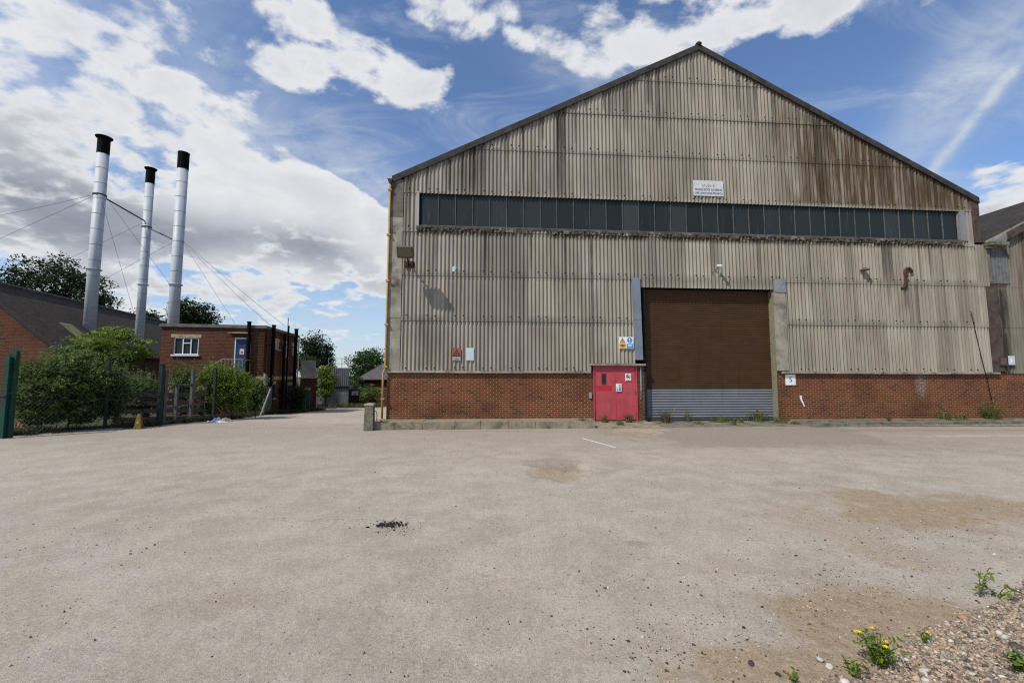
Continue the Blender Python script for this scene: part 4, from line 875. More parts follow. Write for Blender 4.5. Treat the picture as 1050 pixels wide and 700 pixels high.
# low brick lean-to with grey upper storey behind the office
B0 = at(308, 388, 31); z1 = at(308, 388, 31).z; z2 = at(316, 370, 33).z; xr = at(320.5, 390, 31).x
e = empty('brick_outbuilding', (B0.x, 31, 0), R(24), 'small low brick outbuilding carrying a grey box behind the office', 'building')
w_ = (at(325, 390, 31).x-B0.x)/(cos(R(24))+.45*sin(R(24)))
wallgrid('wall', 0, w_, -3.2, z1, [(w_*.36, w_*.62, -1.0, .75)], M['brick2'], e, y=0)
m = MB(); m.box(-.06, w_+.08, -.08, 1.6, z1+.002, z1+.12); m.build('coping', M['stain_y'], e)
m = MB(); m.box(w_*.37, w_*.61, .06, .1, -1.0, .74); wdo = m.build('door', simple('dark_teal_panel', (.02, .06, .06), .5, .3, 5), e)
m = MB(); m.box(w_*.30, w_*.66, -.012, .0, .76, .92); m.build('lintel', M['stain_y'], e)
m = MB(); n_ = 14
for i in range(n_): x = -.0+i*(w_-.1)/n_; m.box(x, x+(w_-.1)/n_*.6, .5, 1.4, z1+.13, z2); m.box(x+(w_-.1)/n_*.6, x+(w_-.1)/n_, .53, 1.4, z1+.13, z2-.002)
m.build('upper_box', M['greyshed'], e)
m = MB(); m.box(w_-.1, w_, .36, 1.5, -3.2, z1-.01); m.build('side_wall', M['brick2s'], e)

# grey steel shed further back
S0 = at(336, 376, 40); S1 = at(358.5, 376, 40); zs1 = at(350, 377, 40).z; zm = at(350, 396, 40).z
e = empty('steel_shed', (S0.x, 40, -1.5), R(21), 'grey profiled steel shed with a roof rail beyond the outbuilding', 'shed')
wd = (S1.x-S0.x)/1.068; m = MB(); n_ = 16
for i in range(n_): x = -1+i*(wd+1)/n_; m.box(x, x+(wd+1)/n_*.65, 0, 5, zm+1.5, zs1+1.5); m.box(x+(wd+1)/n_*.65, x+(wd+1)/n_, .04, 5, zm+1.5, zs1+1.495)
m.build('upper_wall', M['greyshed'], e)
m = MB(); m.box(-1, wd, -.03, 4.9, zm+1.35, zm+1.495); m.build('trim', M['dark'], e)
m = MB(); m.box(-.95, wd-.02, .1, 4.9, -1.5, zm+1.345); m.build('lower_wall', simple('patched_grey_wall', (.16, .165, .17), .8, .35, 1.5, dirt=(.08, .08, .08), dirtscale=1.2), e)
m = MB()
for q in (0, .33, .66, 1): x = .05+q*(wd-.15); m.tube([(x, .15, zs1+1.49), (x, .15, zs1+2.4)], .025, 6)
for h in (1.9, 2.38): m.tube([(.05, .15, zs1+h), (wd-.1, .15, zs1+h)], .022, 6)
m.tube([(.05, .15, zs1+2.38), (.05, 4.5, zs1+2.38)], .022, 6); m.tube([(wd-.1, .15, zs1+2.38), (wd-.1, 4.5, zs1+2.38)], .022, 6)
m.build('roof_rail', M['galv'], e)

# hip roofed brick house beyond
H0 = at(364, 389, 48); H1 = at(400, 389, 48); er = H0.z
e = empty('hip_roofed_house', (H0.x, 48, -1.6), R(4), 'brick house under a grey slate hip roof glimpsed past the warehouse corner', 'house')
wd = 9.; er += 1.6; rh = at(396, 371, 51.).z+1.6
m = MB(); m.box(.3, wd-.3, .3, 7.7, -2, er); m.build('wall', M['brick2'], e)
m = MB(); m.add([(0, 0, er), (wd, 0, er), (wd, 8, er), (0, 8, er), (4.0, 4, rh+1.0), (wd-4, 4, rh+1.0), (0, 0, er-.12), (wd, 0, er-.12), (wd, 8, er-.12), (0, 8, er-.12)], [(0, 1, 5, 4), (1, 2, 5), (2, 3, 4, 5), (3, 0, 4), (6, 7, 1, 0), (7, 8, 2, 1), (8, 9, 3, 2), (9, 6, 0, 3), (9, 8, 7, 6)]); rf = m.build('roof', M['slate'], e)
m = MB(); m.add([(3.0, 1.7, er+.43*(rh+1-er)), (4.0, 1.7, er+.43*(rh+1-er)), (4.4, 3.2, er+.81*(rh+1-er)), (3.6, 3.2, er+.81*(rh+1-er))], [(0, 1, 2, 3)]); o = m.build('rooflight', M['greyshed'], rf); o.location = (0, -.03, .05)
m = MB(); m.tube([(-.05, -.06, er-.06), (wd, -.06, er-.06)], .06, 8); m.build('gutter', M['black'], e)

# far boundary brick wall with sign boards
Wl = at(356, 399, 46); Wr = at(398, 399, 46)
e = empty('boundary_wall', (Wl.x-.2, 46, -1.6), R(3), 'low brick boundary wall closing the far end of the road', 'wall')
m = MB(); m.box(0, Wr.x-Wl.x+3, 0, .23, -1, Wl.z+1.6); m.build('brickwork', M['brick2'], e); m = MB(); m.box(-.03, Wr.x-Wl.x+3, -.03, .26, Wl.z+1.602, Wl.z+1.68); m.build('coping', M['concdark'], e)
def farsign(px, py, w, h, label, mat):
    p = at(px, py, 45.85); e = empty('wall_board', p, R(3), label, 'sign'); m = MB(); m.box(-w/2, w/2, -.02, .02, -h/2, h/2); m.build('board', mat, e); return e
e = farsign(364, 403, .66, .42, 'white notice board on the far boundary wall', M['white']); m = MB(); m.box(-.2, .22, -.03, -.021, -.14, -.09); m.box(-.05, .25, -.03, -.021, -.04, .0); m.build('print_line', M['inkfade'], e)
farsign(373, 402, .42, .30, 'smaller tan board right of the white notice board', M['stain_y'])
# dark timber screen left of that wall
p0, p1 = at(331, 406, 43), at(357, 404, 43)
e = empty('timber_screen', (p0.x, 43, -1.6), R(2), 'dark weathered board fence below the steel shed', 'fence')
m = MB(); k = 26
for i in range(k): x = i*(p1.x-p0.x)/k; m.box(x, x+(p1.x-p0.x)/k*.9, 0, .03, -.6, p0.z+1.6+.05*sin(i*2.1))
m.build('boards', M['timber'], e); m = MB()
for q in (0, .5, .98): m.box(q*(p1.x-p0.x), q*(p1.x-p0.x)+.1, .035, .13, -.6, p0.z+1.7)
m.build('posts', M['timber'], e); m = MB(); m.tube([(.1, -.2, -.6), (-.1, -.2, p0.z+1.9)], .05, 8); m.build('stake', M['steel'], e)

# ------------------------------------------------------------------ gabled brick building at far left
GA = R(15); G0 = at(58, 356, 23.0); gx_, gy_ = Vec((cos(GA), sin(GA), 0)), Vec((-sin(GA), cos(GA), 0))
e = gab = empty('gabled_building', (G0.x, G0.y, 0), GA, 'long brick building with a steep dark roof at the left edge', 'building')
HW = 3.7; ze = G0.z; zr = ze+HW*.92; LN = 24.
m = MB(); m.prism([(-2*HW, -2), (0, -2), (0, ze-.05), (-HW, zr-.1), (-2*HW, ze-.05)], 'y', .25, .6); m.build('gable_wall', M['brick3'], e)
m = MB(); m.box(-.35, -.02, .61, LN, -2, ze-.1); m.build('side_wall', M['brick2s'], e)
m = MB(); ov = .3; s_ = (zr-ze)/HW; t = .10
m.prism([(-HW, zr), (ov, ze-ov*s_), (ov, ze-ov*s_+t), (-HW, zr+t)], 'y', 0, LN); m.prism([(-2*HW-ov, ze-ov*s_), (-HW, zr), (-HW, zr+t), (-2*HW-ov, ze-ov*s_+t)], 'y', 0, LN)
rf = m.build('roof', simple('brown_black_roof_sheets', (.060, .043, .030), .95, .5, 7, dirt=(.11, .08, .052), dirtscale=4), e)
m = MB(); m.tube([(-HW, -.02, zr+t), (-HW, LN, zr+t)], .13, 8); m.build('ridge_cap', M['roofcorr'], rf)
m = MB(); m.prism([(-HW, zr-.22), (ov, ze-ov*s_-.22), (ov, ze-ov*s_+.08), (-HW, zr+.08)], 'y', -.05, -.003); m.build('bargeboard', M['bargeb'], rf)
def rl_(ya, yb, qa, qb):
    f = lambda q: (-HW+(HW+ov)*q, zr+t+.02-(HW+ov)*q*s_)
    (xa, za), (xb, zb) = f(qa), f(qb); m = MB(); m.add([(xa, ya, za), (xb, ya, zb), (xb, yb, zb), (xa, yb, za)], [(0, 1, 2, 3)]); m.add([(xa, ya, za-.015), (xb, ya, zb-.015), (xb, yb, zb-.015), (xa, yb, za-.015)], [(3, 2, 1, 0)]); m.build('rooflight', M['rooflight'], rf)
rl_(2.6, 3.7, .52, .97); rl_(8.6, 9.7, .52, .97); rl_(14.6, 15.7, .52, .97)

# ------------------------------------------------------------------ three flues, braces and guy wires
def stack(px, pyb, pyt, Y, d, label, flange, zbase):
    p = at(px, pyb, Y); zt = at(px, pyt, Y).z
    e = empty('flue_stack', (p.x, Y, zbase), 0, label, 'chimney', 'steel flue stacks'); r = d/2; H_ = zt-zbase; hb = H_-1.15
    m = MB(); m.lathe([(r, 0), (r, hb)], n=30); m.build('shaft', M['silver'], e, True)
    m = MB(); z = .5
    while z < hb-.3: m.lathe([(r*1.003, z-.014), (r*1.022, z-.013), (r*1.022, z+.013), (r*1.003, z+.014)], n=30); z += 1.02
    m.build('seam_bands', M['seam'], e)
    m = MB(); pr = [(r*1.06, hb), (r*1.06, H_-.08), (r*1.12, H_)]
    if flange: pr = [(r*1.04, hb), (r*1.04, H_-.16), (r*1.42, H_-.05), (r*1.45, H_)]
    m.lathe(pr, n=26); m.build('cap', M['black'], e)
    zc_ = zc(px, Y)-zbase
    m = MB(); m.lathe([(r*1.02, zc_-.06), (r*1.28, zc_-.05), (r*1.28, zc_), (r*1.02, zc_+.02)], n=26); m.build('collar', M['silver'], e)
    return e, p.x, Y, r, zt
def zc(px, Y): return {True: at(px, 276, Y).z}.get(px < 100, at(px, 291.5, Y).z)
s1 = stack(92, 331, 141, 27.5, .63, 'tallest looking left flue, silver with a flanged black cap', True, 2.5)
s2 = stack(143.5, 335, 173, 31.0, .53, 'thin middle flue, silver with a flanged black cap', True, 1.0)
s3 = stack(177.5, 331, 157, 28.5, .62, 'right flue, silver with a plain black cap', False, 1.0)
def wire(p, q, label, r=.014, sag=.0, name='guy_wire', cat='wire', group='guy wires of the flues'):
    p, q = Vec(p), Vec(q); e = empty(name, p, 0, label, cat, group); m = MB(); k = 12
    m.tube([(q-p)*(i/k)-Vec((0, 0, sag*4*(i/k)*(1-i/k))) for i in range(k+1)], r*.72, 5); m.build('wire', M['steel'], e)
zb1 = at(s1[1] and 105, 200, 27.5).z; zb2 = at(150, 228, 31).z; zb3 = at(180, 248, 28.5).z
P1 = Vec((s1[1], 27.5, zb1)); P2 = Vec((s2[1], 31, zb2)); P3 = Vec((s3[1], 28.5, zb3)); P2b = Vec((s2[1], 31, at(150, 233, 31).z))
for a_, b_, lb in ((P1, P2, 'dark brace bar between the left and middle flues'), (P2b, P3, 'dark brace bar between the middle and right flues')):
    e = empty('brace_bar', a_, 0, lb, 'brace'); d = (b_-a_); m = MB(); n_ = d.normalized(); m.tube([n_*.30, d-n_*.28], .05, 8); m.build('bar', M['steel'], e)
    m = MB(); rr = .30 if a_ is P1 else .25; m.lathe([(rr+.035, -.05), (rr+.06, -.04), (rr+.06, .04), (rr+.035, .05)], (0, 0, 0), 22); m.build('clamp_band', M['steel'], e)
wire(P1+Vec((-.3, 0, .05)), at(-60, 232, 27), 'upper guy wire from the left flue to the left edge', sag=.1); wire(P1+Vec((-.3, 0, 0)), at(-60, 272, 24), 'lower guy wire from the left flue to the left edge')
wire(P1+Vec((.2, -.2, 0)), at(140, 330, 29), 'steep guy wire falling from the left flue behind the middle one', r=.012); wire(P1+Vec((.3, 0, 0)), at(185, 306, 33), 'guy wire from the left flue to behind the right one', r=.012)
wire(P2+Vec((-.25, 0, .0)), at(40, 280, 34), 'guy wire from the middle flue down to the left', r=.013); wire(P3+Vec((-.3, 0, .0)), at(100, 290, 33), 'guy wire from the right flue down to the left', r=.013)
wire(P2+Vec((.25, 0, .1)), at(182, 252, 29.3), 'short guy wire between the middle and right flues', r=.012)
wire(P3+Vec((.3, 0, .0)), at(241, 332, 26), 'steepest guy wire from the right flue to the office roof', r=.011); wire(P3+Vec((.3, 0, .05)), at(277.5, 334, 24.6), 'guy wire from the right flue to the nearest vent pipe', r=.015, sag=.1)
wire(P3+Vec((.3, 0, .1)), at(292, 334, 28), 'longest guy wire from the right flue to the aerial mast', r=.014, sag=.1)

# ------------------------------------------------------------------ foliage
def leaves(C, size, rs_, up=.35, aspect=.5):
    n = len(C); d = rs_.normal(size=(n, 3)); d[:, 2] = d[:, 2]*.6-.15; d /= np.linalg.norm(d, axis=1)[:, None]
    nn_ = rs_.normal(size=(n, 3)); nn_[:, 2] = np.abs(nn_[:, 2])+up; s = np.cross(d, nn_); s /= np.linalg.norm(s, axis=1)[:, None]+1e-9
    sz = size*rs_.uniform(.55, 1.3, n)[:, None]; b = C-d*sz*.5; t = C+d*sz*.5; w = s*sz*aspect*.5; f = np.cross(s, d)*sz*.08
    V = np.stack([b, C+w+f, t, C-w+f], 1).reshape(-1, 3); return V, np.arange(4*n).reshape(-1, 4)
def crownpts(rs_, cr, rad, nclump, per, cs, shell=.55, flat=1.):
    d = rs_.normal(size=(nclump, 3)); d /= np.linalg.norm(d, axis=1)[:, None]; q = shell+(1-shell)*rs_.uniform(size=nclump)**.6; q *= rs_.uniform(.78, 1.08, nclump)
    c = np.array(cr)+d*q[:, None]*np.array(rad)
    k = rs_.poisson(per, nclump)+3
    sc = cs*rs_.uniform(.6, 1.35, nclump)
    g = rs_.normal(size=(k.sum(), 3)); g /= np.linalg.norm(g, axis=1)[:, None]; g *= (rs_.uniform(size=k.sum())**.42)[:, None]*1.55
    P = np.repeat(c, k, 0)+np.repeat(sc, k)[:, None]*g*np.array([1, 1, .62*flat]); return c, P
def tree(name, label, base, h, rad, cz, mat, seed, nclump=70, per=60, leaf=.3, trunk=.3, cs=None, cat='tree', group=None, shell=.55, part='trunk', limbs=9, flat=1.):
    rs_ = np.random.RandomState(seed); e = empty(name, base, 0, label, cat, group); cs = cs or min(rad)*.28
    c, P = crownpts(rs_, (0, 0, cz), rad, nclump, per, cs, shell, flat)
    P = P[P[:, 2] > .03]
    V, Fq = leaves(P, leaf, rs_); crown_o = V; spr = []
    if part != 'stems': npmesh('crown', V, Fq, M[mat], e)
    if part == 'stems':
        for q in range(120):
            a = rs_.uniform(0, 2*pi); rr = rs_.uniform(.1, .95); b0 = np.array([cos(a)*rad[0]*rr, sin(a)*rad[1]*rr, cz+rad[2]*rs_.uniform(.2, .75)*math.sqrt(max(0, 1-rr*rr*.8))]); hh = rs_.uniform(.3, .95)*rs_.uniform(.6, 1); d_ = rs_.normal(size=3)*.25; d_[2] = 1
            k_ = 22; tt = np.linspace(0, 1, k_)[:, None]; SP = b0+d_*hh*tt+rs_.normal(size=(k_, 3))*(.055*(1.1-tt)); V, Fq = leaves(SP, leaf*.85, rs_, .2, .35); spr.append(V)
        V = np.concatenate([crown_o]+spr);
        npmesh('crown', V, np.arange(len(V)).reshape(-1, 4), M[mat], e)
    m = MB(); th = cz-rad[2]*.25; m.tube([(0, 0, -.5), (.05*h*.1, .03, th*.5), (.0, .05, th)], [trunk, trunk*.75, trunk*.5], 8)
    for i in rs_.choice(len(c), min(limbs, len(c)), False):
        t = c[i]; z0 = th*rs_.uniform(.5, .95); m.tube([(0, .03, z0), (t[0]*.45, t[1]*.45, z0+(t[2]-z0)*.6), tuple(t)], [trunk*.4, trunk*.25, trunk*.08], 5)
    m.build(part, M['bark'], e); return e
def tr(px, pyt, pyb, wpx, Y, label, mat, seed, name='broadleaf_tree', zbase=None, asp=1., **k):
    c = at(px, (pyt+pyb)/2, Y); t = at(px, pyt, Y).z; b = at(px, pyb, Y).z; zb = float(fall(c.x, Y))-.2 if zbase is None else zbase
    sec = math.hypot(1, c.x/Y); rx = wpx/2*Y/F*.9; rz = (t-b)/2*.88
    return tree(name, label, (c.x, Y, zb), t-zb, (rx/ (1+.35*(sec-1)), rx*asp, rz), c.z-zb, mat, seed, **k)
tr(52, 264, 322, 128, 58, 'large spreading dark tree behind the steep brown roof', 'leaf_dark', 3, nclump=105, per=75, leaf=.42, trunk=.5, cs=1.05, shell=.35, asp=.7, limbs=26)
tr(99, 293, 326, 34, 57, 'lower dark tree just right of the left flue', 'leaf_dark', 4, nclump=26, per=55, leaf=.4, trunk=.25, cs=.75, shell=.3, limbs=12)
tr(196, 306, 345, 48, 52, 'dark tree behind the office roof beside the right flue', 'leaf_dark', 5, nclump=60, per=75, leaf=.36, trunk=.3, cs=.8, shell=.3)
tr(151, 312, 340, 26, 54, 'sparse small tree behind the foot of the middle flue', 'leaf_dark', 6, nclump=18, per=35, leaf=.34, trunk=.2, cs=.7, shell=.3)
tr(321, 339, 392, 34, 60, 'tall round dark tree behind the grey box', 'leaf_dark', 7, nclump=70, per=85, leaf=.36, trunk=.35, cs=.85, shell=.3)
tr(336, 348, 395, 15, 62, 'slim pointed dark tree beside the round one', 'leaf_dark', 8, name='conifer_tree', nclump=50, per=70, leaf=.3, trunk=.2, cs=.42, shell=.1)
tr(378, 353, 398, 40, 68, 'broad dark tree behind the slate hip roof', 'leaf_mid', 9, nclump=75, per=80, leaf=.42, trunk=.4, cs=1.0, shell=.3)
tr(334, 369, 413, 22, 37, 'light green young tree in front of the steel shed', 'leaf_light', 10, nclump=50, per=70, leaf=.2, trunk=.1, cs=.34, shell=.2)
tr(315, 362, 384, 24, 45, 'brownish shrubby tree above the grey box', 'leaf_brown', 12, name='shrub_tree', nclump=26, per=60, leaf=.26, trunk=.15, cs=.5, shell=.3)
tr(363, 382, 404, 34, 47.2, 'rounded green shrub rising behind the far boundary wall', 'leaf_mid', 13, name='shrub', nclump=26, per=50, leaf=.2, trunk=.08, cs=.4, shell=.3)
tr(381, 392, 416, 24, 40, 'dark green shrub beside the warehouse corner', 'leaf_bush', 14, name='shrub', nclump=30, per=60, leaf=.15, trunk=.05, cs=.3, shell=.2)
tr(112, 334, 385, 78, 18.5, 'feathery light green small tree rising above the fence shrubs', 'leaf_light', 15, name='sumac_tree', nclump=60, per=130, leaf=.15, trunk=.07, cs=.30, shell=.25, flat=.55)
SHR = [(72, 350, 445, 84, 14.2, 'largest dense shrub filling the fence corner on the left', 'leaf_bush', 21, 120, 150), (40, 365, 445, 58, 13.6, 'dark shrub just right of the green fence post', 'leaf_bush', 22, 90, 130), (110, 366, 440, 44, 15.2, 'shrub between the large one and the timber rails', 'leaf_bush', 23, 80, 120),
       (142, 384, 432, 50, 17.0, 'thin shrub behind the timber rails', 'leaf_bush', 24, 45, 80), (186, 376, 425, 30, 18.4, 'small dull shrub behind the metal gate', 'leaf_bush', 25, 30, 70), (216, 372, 428, 40, 18.6, 'light green shrub right of the metal gate', 'leaf_light', 26, 70, 110),
       (238, 374, 428, 40, 18.8, 'yellow green shrub under the office stair', 'leaf_light', 27, 75, 110), (262, 395, 424, 22, 20.5, 'scrawny shrub at the foot of the office corner', 'leaf_bush', 28, 22, 60), (305, 398, 424, 20, 27.5, 'dark shrub against the office side wall', 'leaf_mid', 29, 30, 80)]
for px, t_, b_, w_, Y, lb, mt, sd_, nc, per in SHR:
    tr(px, t_, b_, w_, Y, lb, mt, sd_, name='shrub', nclump=int(nc*1.9), per=int(per*.62), leaf=.10 if Y < 20 else .13, trunk=.03, cs=.17, shell=.3, part='stems', cat='shrub', asp=.8, limbs=14)

# ------------------------------------------------------------------ fence line on the left
def post(px, pyt, pyb, w, label, mat, name='fence_post', cat='post', d=None, tilt=0., round_=False, Y=None):
    g = gnd(px, pyb) if Y is None else (at(px, pyb, Y).x, Y, float(fall(at(px, pyb, Y).x, Y))); zt = at(px, pyt, g[1]).z-g[2]
    e = empty(name, g, 0, label, cat); m = MB(); d = d or w
    if round_:
        m.prism([(-w/2, -.3), (w/2, -.3), (w/2, zt-w*.6), (w*.36, zt-w*.2), (0, zt), (-w*.36, zt-w*.2), (-w/2, zt-w*.6)], 'y', -d/2, -d/2+.03); m.prism([(-w/2, -.3), (-w/2+.03, -.3), (-w/2+.03, zt-w*.6), (-w/2, zt-w*.6)], 'y', -d/2+.03, d/2); m.prism([(w/2-.03, -.3), (w/2, -.3), (w/2, zt-w*.6), (w/2-.03, zt-w*.6)], 'y', -d/2+.03, d/2)
    else: m.box(-w/2, w/2, -d/2, d/2, -.3, zt); m.box(-w/2-.008, w/2+.008, -d/2-.008, d/2+.008, zt+.001, zt+.02)
    m.build('upright', mat, e)
    m = MB(); m.tube([(-w*.6, -d/2-.02, zt*.5), (w*.6, -d/2-.02, zt*.5)], .018, 6); m.build('fixing', M['rust'], e); return e, g
e, g = post(8.5, 357, 449, .14, 'round topped dark green steel fence pale at the left edge', M['greenp'], 'fence_pale', 'fence', .10, round_=True)
post(1.5, 363, 449.5, .14, 'narrower green steel fence pale cut by the left edge', M['greenp'], 'fence_pale', 'fence', .08, round_=True)
e, gA = post(107, 369, 440, .06, 'slim green grey fence post among the shrubs', M['greygreen'])
e, gB = post(162.5, 374, 436, .11, 'dark green post where the metal gate hangs', M['greygreen'])
e, gC = post(218.5, 378, 431, .09, 'green fence post between the light green shrubs', M['greygreen'])
e, gD = post(269.5, 383, 425.5, .08, 'left pale upright of the grey panel before the office', M['galv']); e, gE = post(277.5, 385, 424, .08, 'right pale upright of the grey panel before the office', M['galv'])
gF = (gE[0]-1.2, gE[1]+6, float(fall(gE[0]-1.2, gE[1]+6)))
# chain link between the posts
def mesh_panel(p, q, h, label):
    p, q = Vec(p), Vec(q); d = q-p; Lh = Vec((d.x, d.y, 0)).length; e = empty('chain_link_fence', p, math.atan2(d.y, d.x), label, 'fence'); m = MB(); s_ = .12; r = .0012; dzl = d.z
    def Z(x): return dzl*x/Lh
    k = int((Lh+h)/s_)
    for i in range(1, k):
        a = i*s_
        x0, z0 = (a, .0) if a < Lh else (Lh, a-Lh); x1, z1 = (max(0, a-h), min(a, h))
        if z1 > z0: m.tube([(x0, 0, Z(x0)+z0), (x1, .002, Z(x1)+z1)], r, 3, caps=False); m.tube([(Lh-x0, .006, Z(Lh-x0)+z0), (Lh-x1, .008, Z(Lh-x1)+z1)], r, 3, caps=False)
    m.build('wire_mesh', M['wireg'], e); m = MB()
    for z in (.06, h*.5, h-.02): m.tube([(0, 0, z), (Lh, 0, Z(Lh)+z)], .005, 5)
    m.build('straining_wire', M['wireg'], e)
mesh_panel(g, gA, 2.0, 'chain link panel in front of the largest shrub'); mesh_panel(gA, gB, 1.9, 'chain link panel before the timber rails'); mesh_panel(gC, gD, 1.8, 'chain link panel below the office stair')
# metal gate
e = empty('metal_gate', gB, math.atan2(gC[1]-gB[1], gC[0]-gB[0]), 'open framed grey metal gate beside the dark green post', 'gate')
Lg = math.hypot(gC[0]-gB[0], gC[1]-gB[1])
m = MB(); x1 = Lg*.78
for x, zt, w_ in ((.17, 1.95, .055), (Lg*.55, 2.0, .055), (Lg*.27, 1.45, .035), (x1, 1.42, .04)): m.box(x-w_, x+w_, -.05, .05, .05, zt)
m.build('uprights', M['steel'], e); m = MB()
for z in (1.42, .62, .1): m.box(.226, x1-.041, -.035, .035, z-.03, z+.03)
m.build('rails', M['steel'], e); m = MB(); m.box(Lg*.53, Lg*.6, -.12, -.052, .72, .9); m.build('lock_box', M['rust'], e)
# timber rails
pa, pb = at(118, 432, 16.3), at(208, 428, 17.4); pa.z = float(fall(pa.x, pa.y)); pb.z = float(fall(pb.x, pb.y))
e = empty('timber_rail_fence', pa, math.atan2(pb.y-pa.y, pb.x-pa.x), 'dark old timber rail barrier behind the fence and gate', 'fence'); Lt = (pb-pa).length
for z in (.12, .42, .72, 1.02):
    m = MB(); m.box(-.05, Lt, -.04, .02, z-.075, z+.085); m.build('rail', M['timber'], e)
for q in (0, .33, .66, .98): m = MB(); m.box(q*Lt-.06, q*Lt+.06, .025, .15, -.2, 1.2); m.build('post', M['timber'], e)
# grey panel and white stay
e = empty('sheet_panel', gD, math.atan2(gE[1]-gD[1], gE[0]-gD[0]), 'grey sheet panel framed between two pale uprights', 'panel'); Lh = math.hypot(gE[0]-gD[0], gE[1]-gD[1])
m = MB(); m.box(.05, Lh-.05, -.02, .02, .05, 1.45); m.build('sheet', M['steel'], e); m = MB(); m.box(.045, Lh-.045, -.03, .03, 1.62, 1.70); m.build('crossbar', M['black'], e)
p, q = at(266.5, 426, 18.6), at(277.5, 398, 18.9); e = empty('leaning_stay', p, 0, 'pale pole leaning against the grey panel', 'pole'); m = MB(); m.tube([(0, 0, -.05), tuple(q-p)], .03, 8); m.build('pole', M['galv'], e)
# yellow cone-like marker, orange scrap, rubbish
gx = gnd(142, 439.5); e = empty('yellow_cone', (gx[0], gx[1], gx[2]), R(12), 'weathered yellow floor cone standing before the timber rails', 'cone'); e.scale = (.8, .8, .85)
m = MB(); m.add([(-.13, -.10, .03), (.13, -.10, .03), (.13, .10, .03), (-.13, .10, .03), (-.055, -.05, .58), (.055, -.05, .58), (.055, .05, .58), (-.055, .05, .58)], [(0, 1, 5, 4), (1, 2, 6, 5), (2, 3, 7, 6), (3, 0, 4, 7), (4, 5, 6, 7)]); m.build('body', M['coney'], e)
m = MB(); m.box(-.17, .17, -.13, .13, 0, .028); m.build('base', M['coney'], e); m = MB(); m.box(-.03, .04, -.093, -.085, .22, .30); m.build('label_panel', M['smudge'], e)
def crumple(name, gp, sx_, sy_, h, mat, label, cat, seed):
    rs_ = np.random.RandomState(seed); n_ = 14; m = MB(); g_ = np.linspace(-1, 1, n_); vs = []
    for y in g_:
        for x in g_:
            r = math.hypot(x, y); hh = max(0, 1-r*r)*h*rs_.uniform(.3, 1.2)+.01; vs.append((x*sx_*(1+.15*rs_.randn()), y*sy_*(1+.15*rs_.randn()), hh))
    m.add(vs, [(j*n_+i, j*n_+i+1, (j+1)*n_+i+1, (j+1)*n_+i) for j in range(n_-1) for i in range(n_-1) if math.hypot(g_[i], g_[j]) < 1.05])
    o = m.build(name, mat); o.location = gp; tag(o, label, cat); return o
g_ = gnd(223, 433); crumple('rubbish_bag', g_, .32, .2, .18, M['offwhite'], 'torn white plastic bag dumped at the roadside by the shrubs', 'bag', 3)
g_ = gnd(231, 432); crumple('cardboard_scrap', g_, .25, .16, .15, simple('damp_cardboard', (.30, .21, .13), .9, .3, 8), 'crumpled tan cardboard beside the white bag', 'cardboard', 4)
g_ = gnd(14, 441.5); crumple('orange_scrap', (g_[0], g_[1]+.2, g_[2]+.1), .09, .09, .22, M['orange'], 'small orange plastic scrap beside the round topped pale', 'litter', 5)
g_ = gnd(117, 438); crumple('litter_scrap', g_, .14, .1, .08, M['offwhite'], 'small pale litter scrap under the shrubs', 'litter', 6)
g_ = gnd(133, 436.5); crumple('litter_scrap', g_, .17, .1, .12, M['offwhite'], 'pale crumpled litter left of the yellow cone', 'litter', 8)
p = at(337, 418, 43); crumple('plastic_sheet', (p.x, 42, float(fall(p.x, 42))+.05), 1.5, .8, .12, M['greenplastic'], 'green plastic sheet lying on the far verge', 'sheet', 7)

# ------------------------------------------------------------------ weeds and grass
def blades(rs_, n, rad, h, lean=.5, w=.008):
    a = rs_.uniform(0, 2*pi, n); r = rad*np.sqrt(rs_.uniform(size=n)); b = np.stack([r*np.cos(a), r*np.sin(a), np.zeros(n)], 1)
    d = rs_.normal(size=(n, 2))*lean; hh = h*rs_.uniform(.4, 1.1, n); mid = b+np.stack([d[:, 0]*hh*.35, d[:, 1]*hh*.35, hh*.6], 1); tip = b+np.stack([d[:, 0]*hh, d[:, 1]*hh, hh*.95], 1)
    s = np.stack([-np.sin(a), np.cos(a), 0*a], 1)*w
    V = np.stack([b-s, b+s, mid+s*.7, mid-s*.7, tip+s*.1, tip-s*.1], 1).reshape(-1, 3); i = np.arange(n)[:, None]*6
    return V, np.concatenate([i+np.array([[0, 1, 2, 3]]), i+np.array([[3, 2, 4, 5]])])
def tuft(loc, h, rad, label, seed, n=60, mat='grass', leafy=0, lmat='leaf_weed', lean=.5, w=.009, name='grass_tuft', cat='weed', group='weeds along the wall'):
    rs_ = np.random.RandomState(seed); e = empty(name, loc, 0, label, cat, group)
    V, Fq = blades(rs_, n, rad, h, lean, w); npmesh('blades', V, Fq, M[mat], e)
    if leafy:
        P = np.stack([rs_.normal(size=leafy)*rad*.7, rs_.normal(size=leafy)*rad*.5, np.abs(rs_.normal(size=leafy))*h*.4+.03], 1); V, Fq = leaves(P, .06, rs_); npmesh('leaves', V, Fq, M[lmat], e)
    return e
def wallpt(px, py, v): u, z = fac(px, py); return u
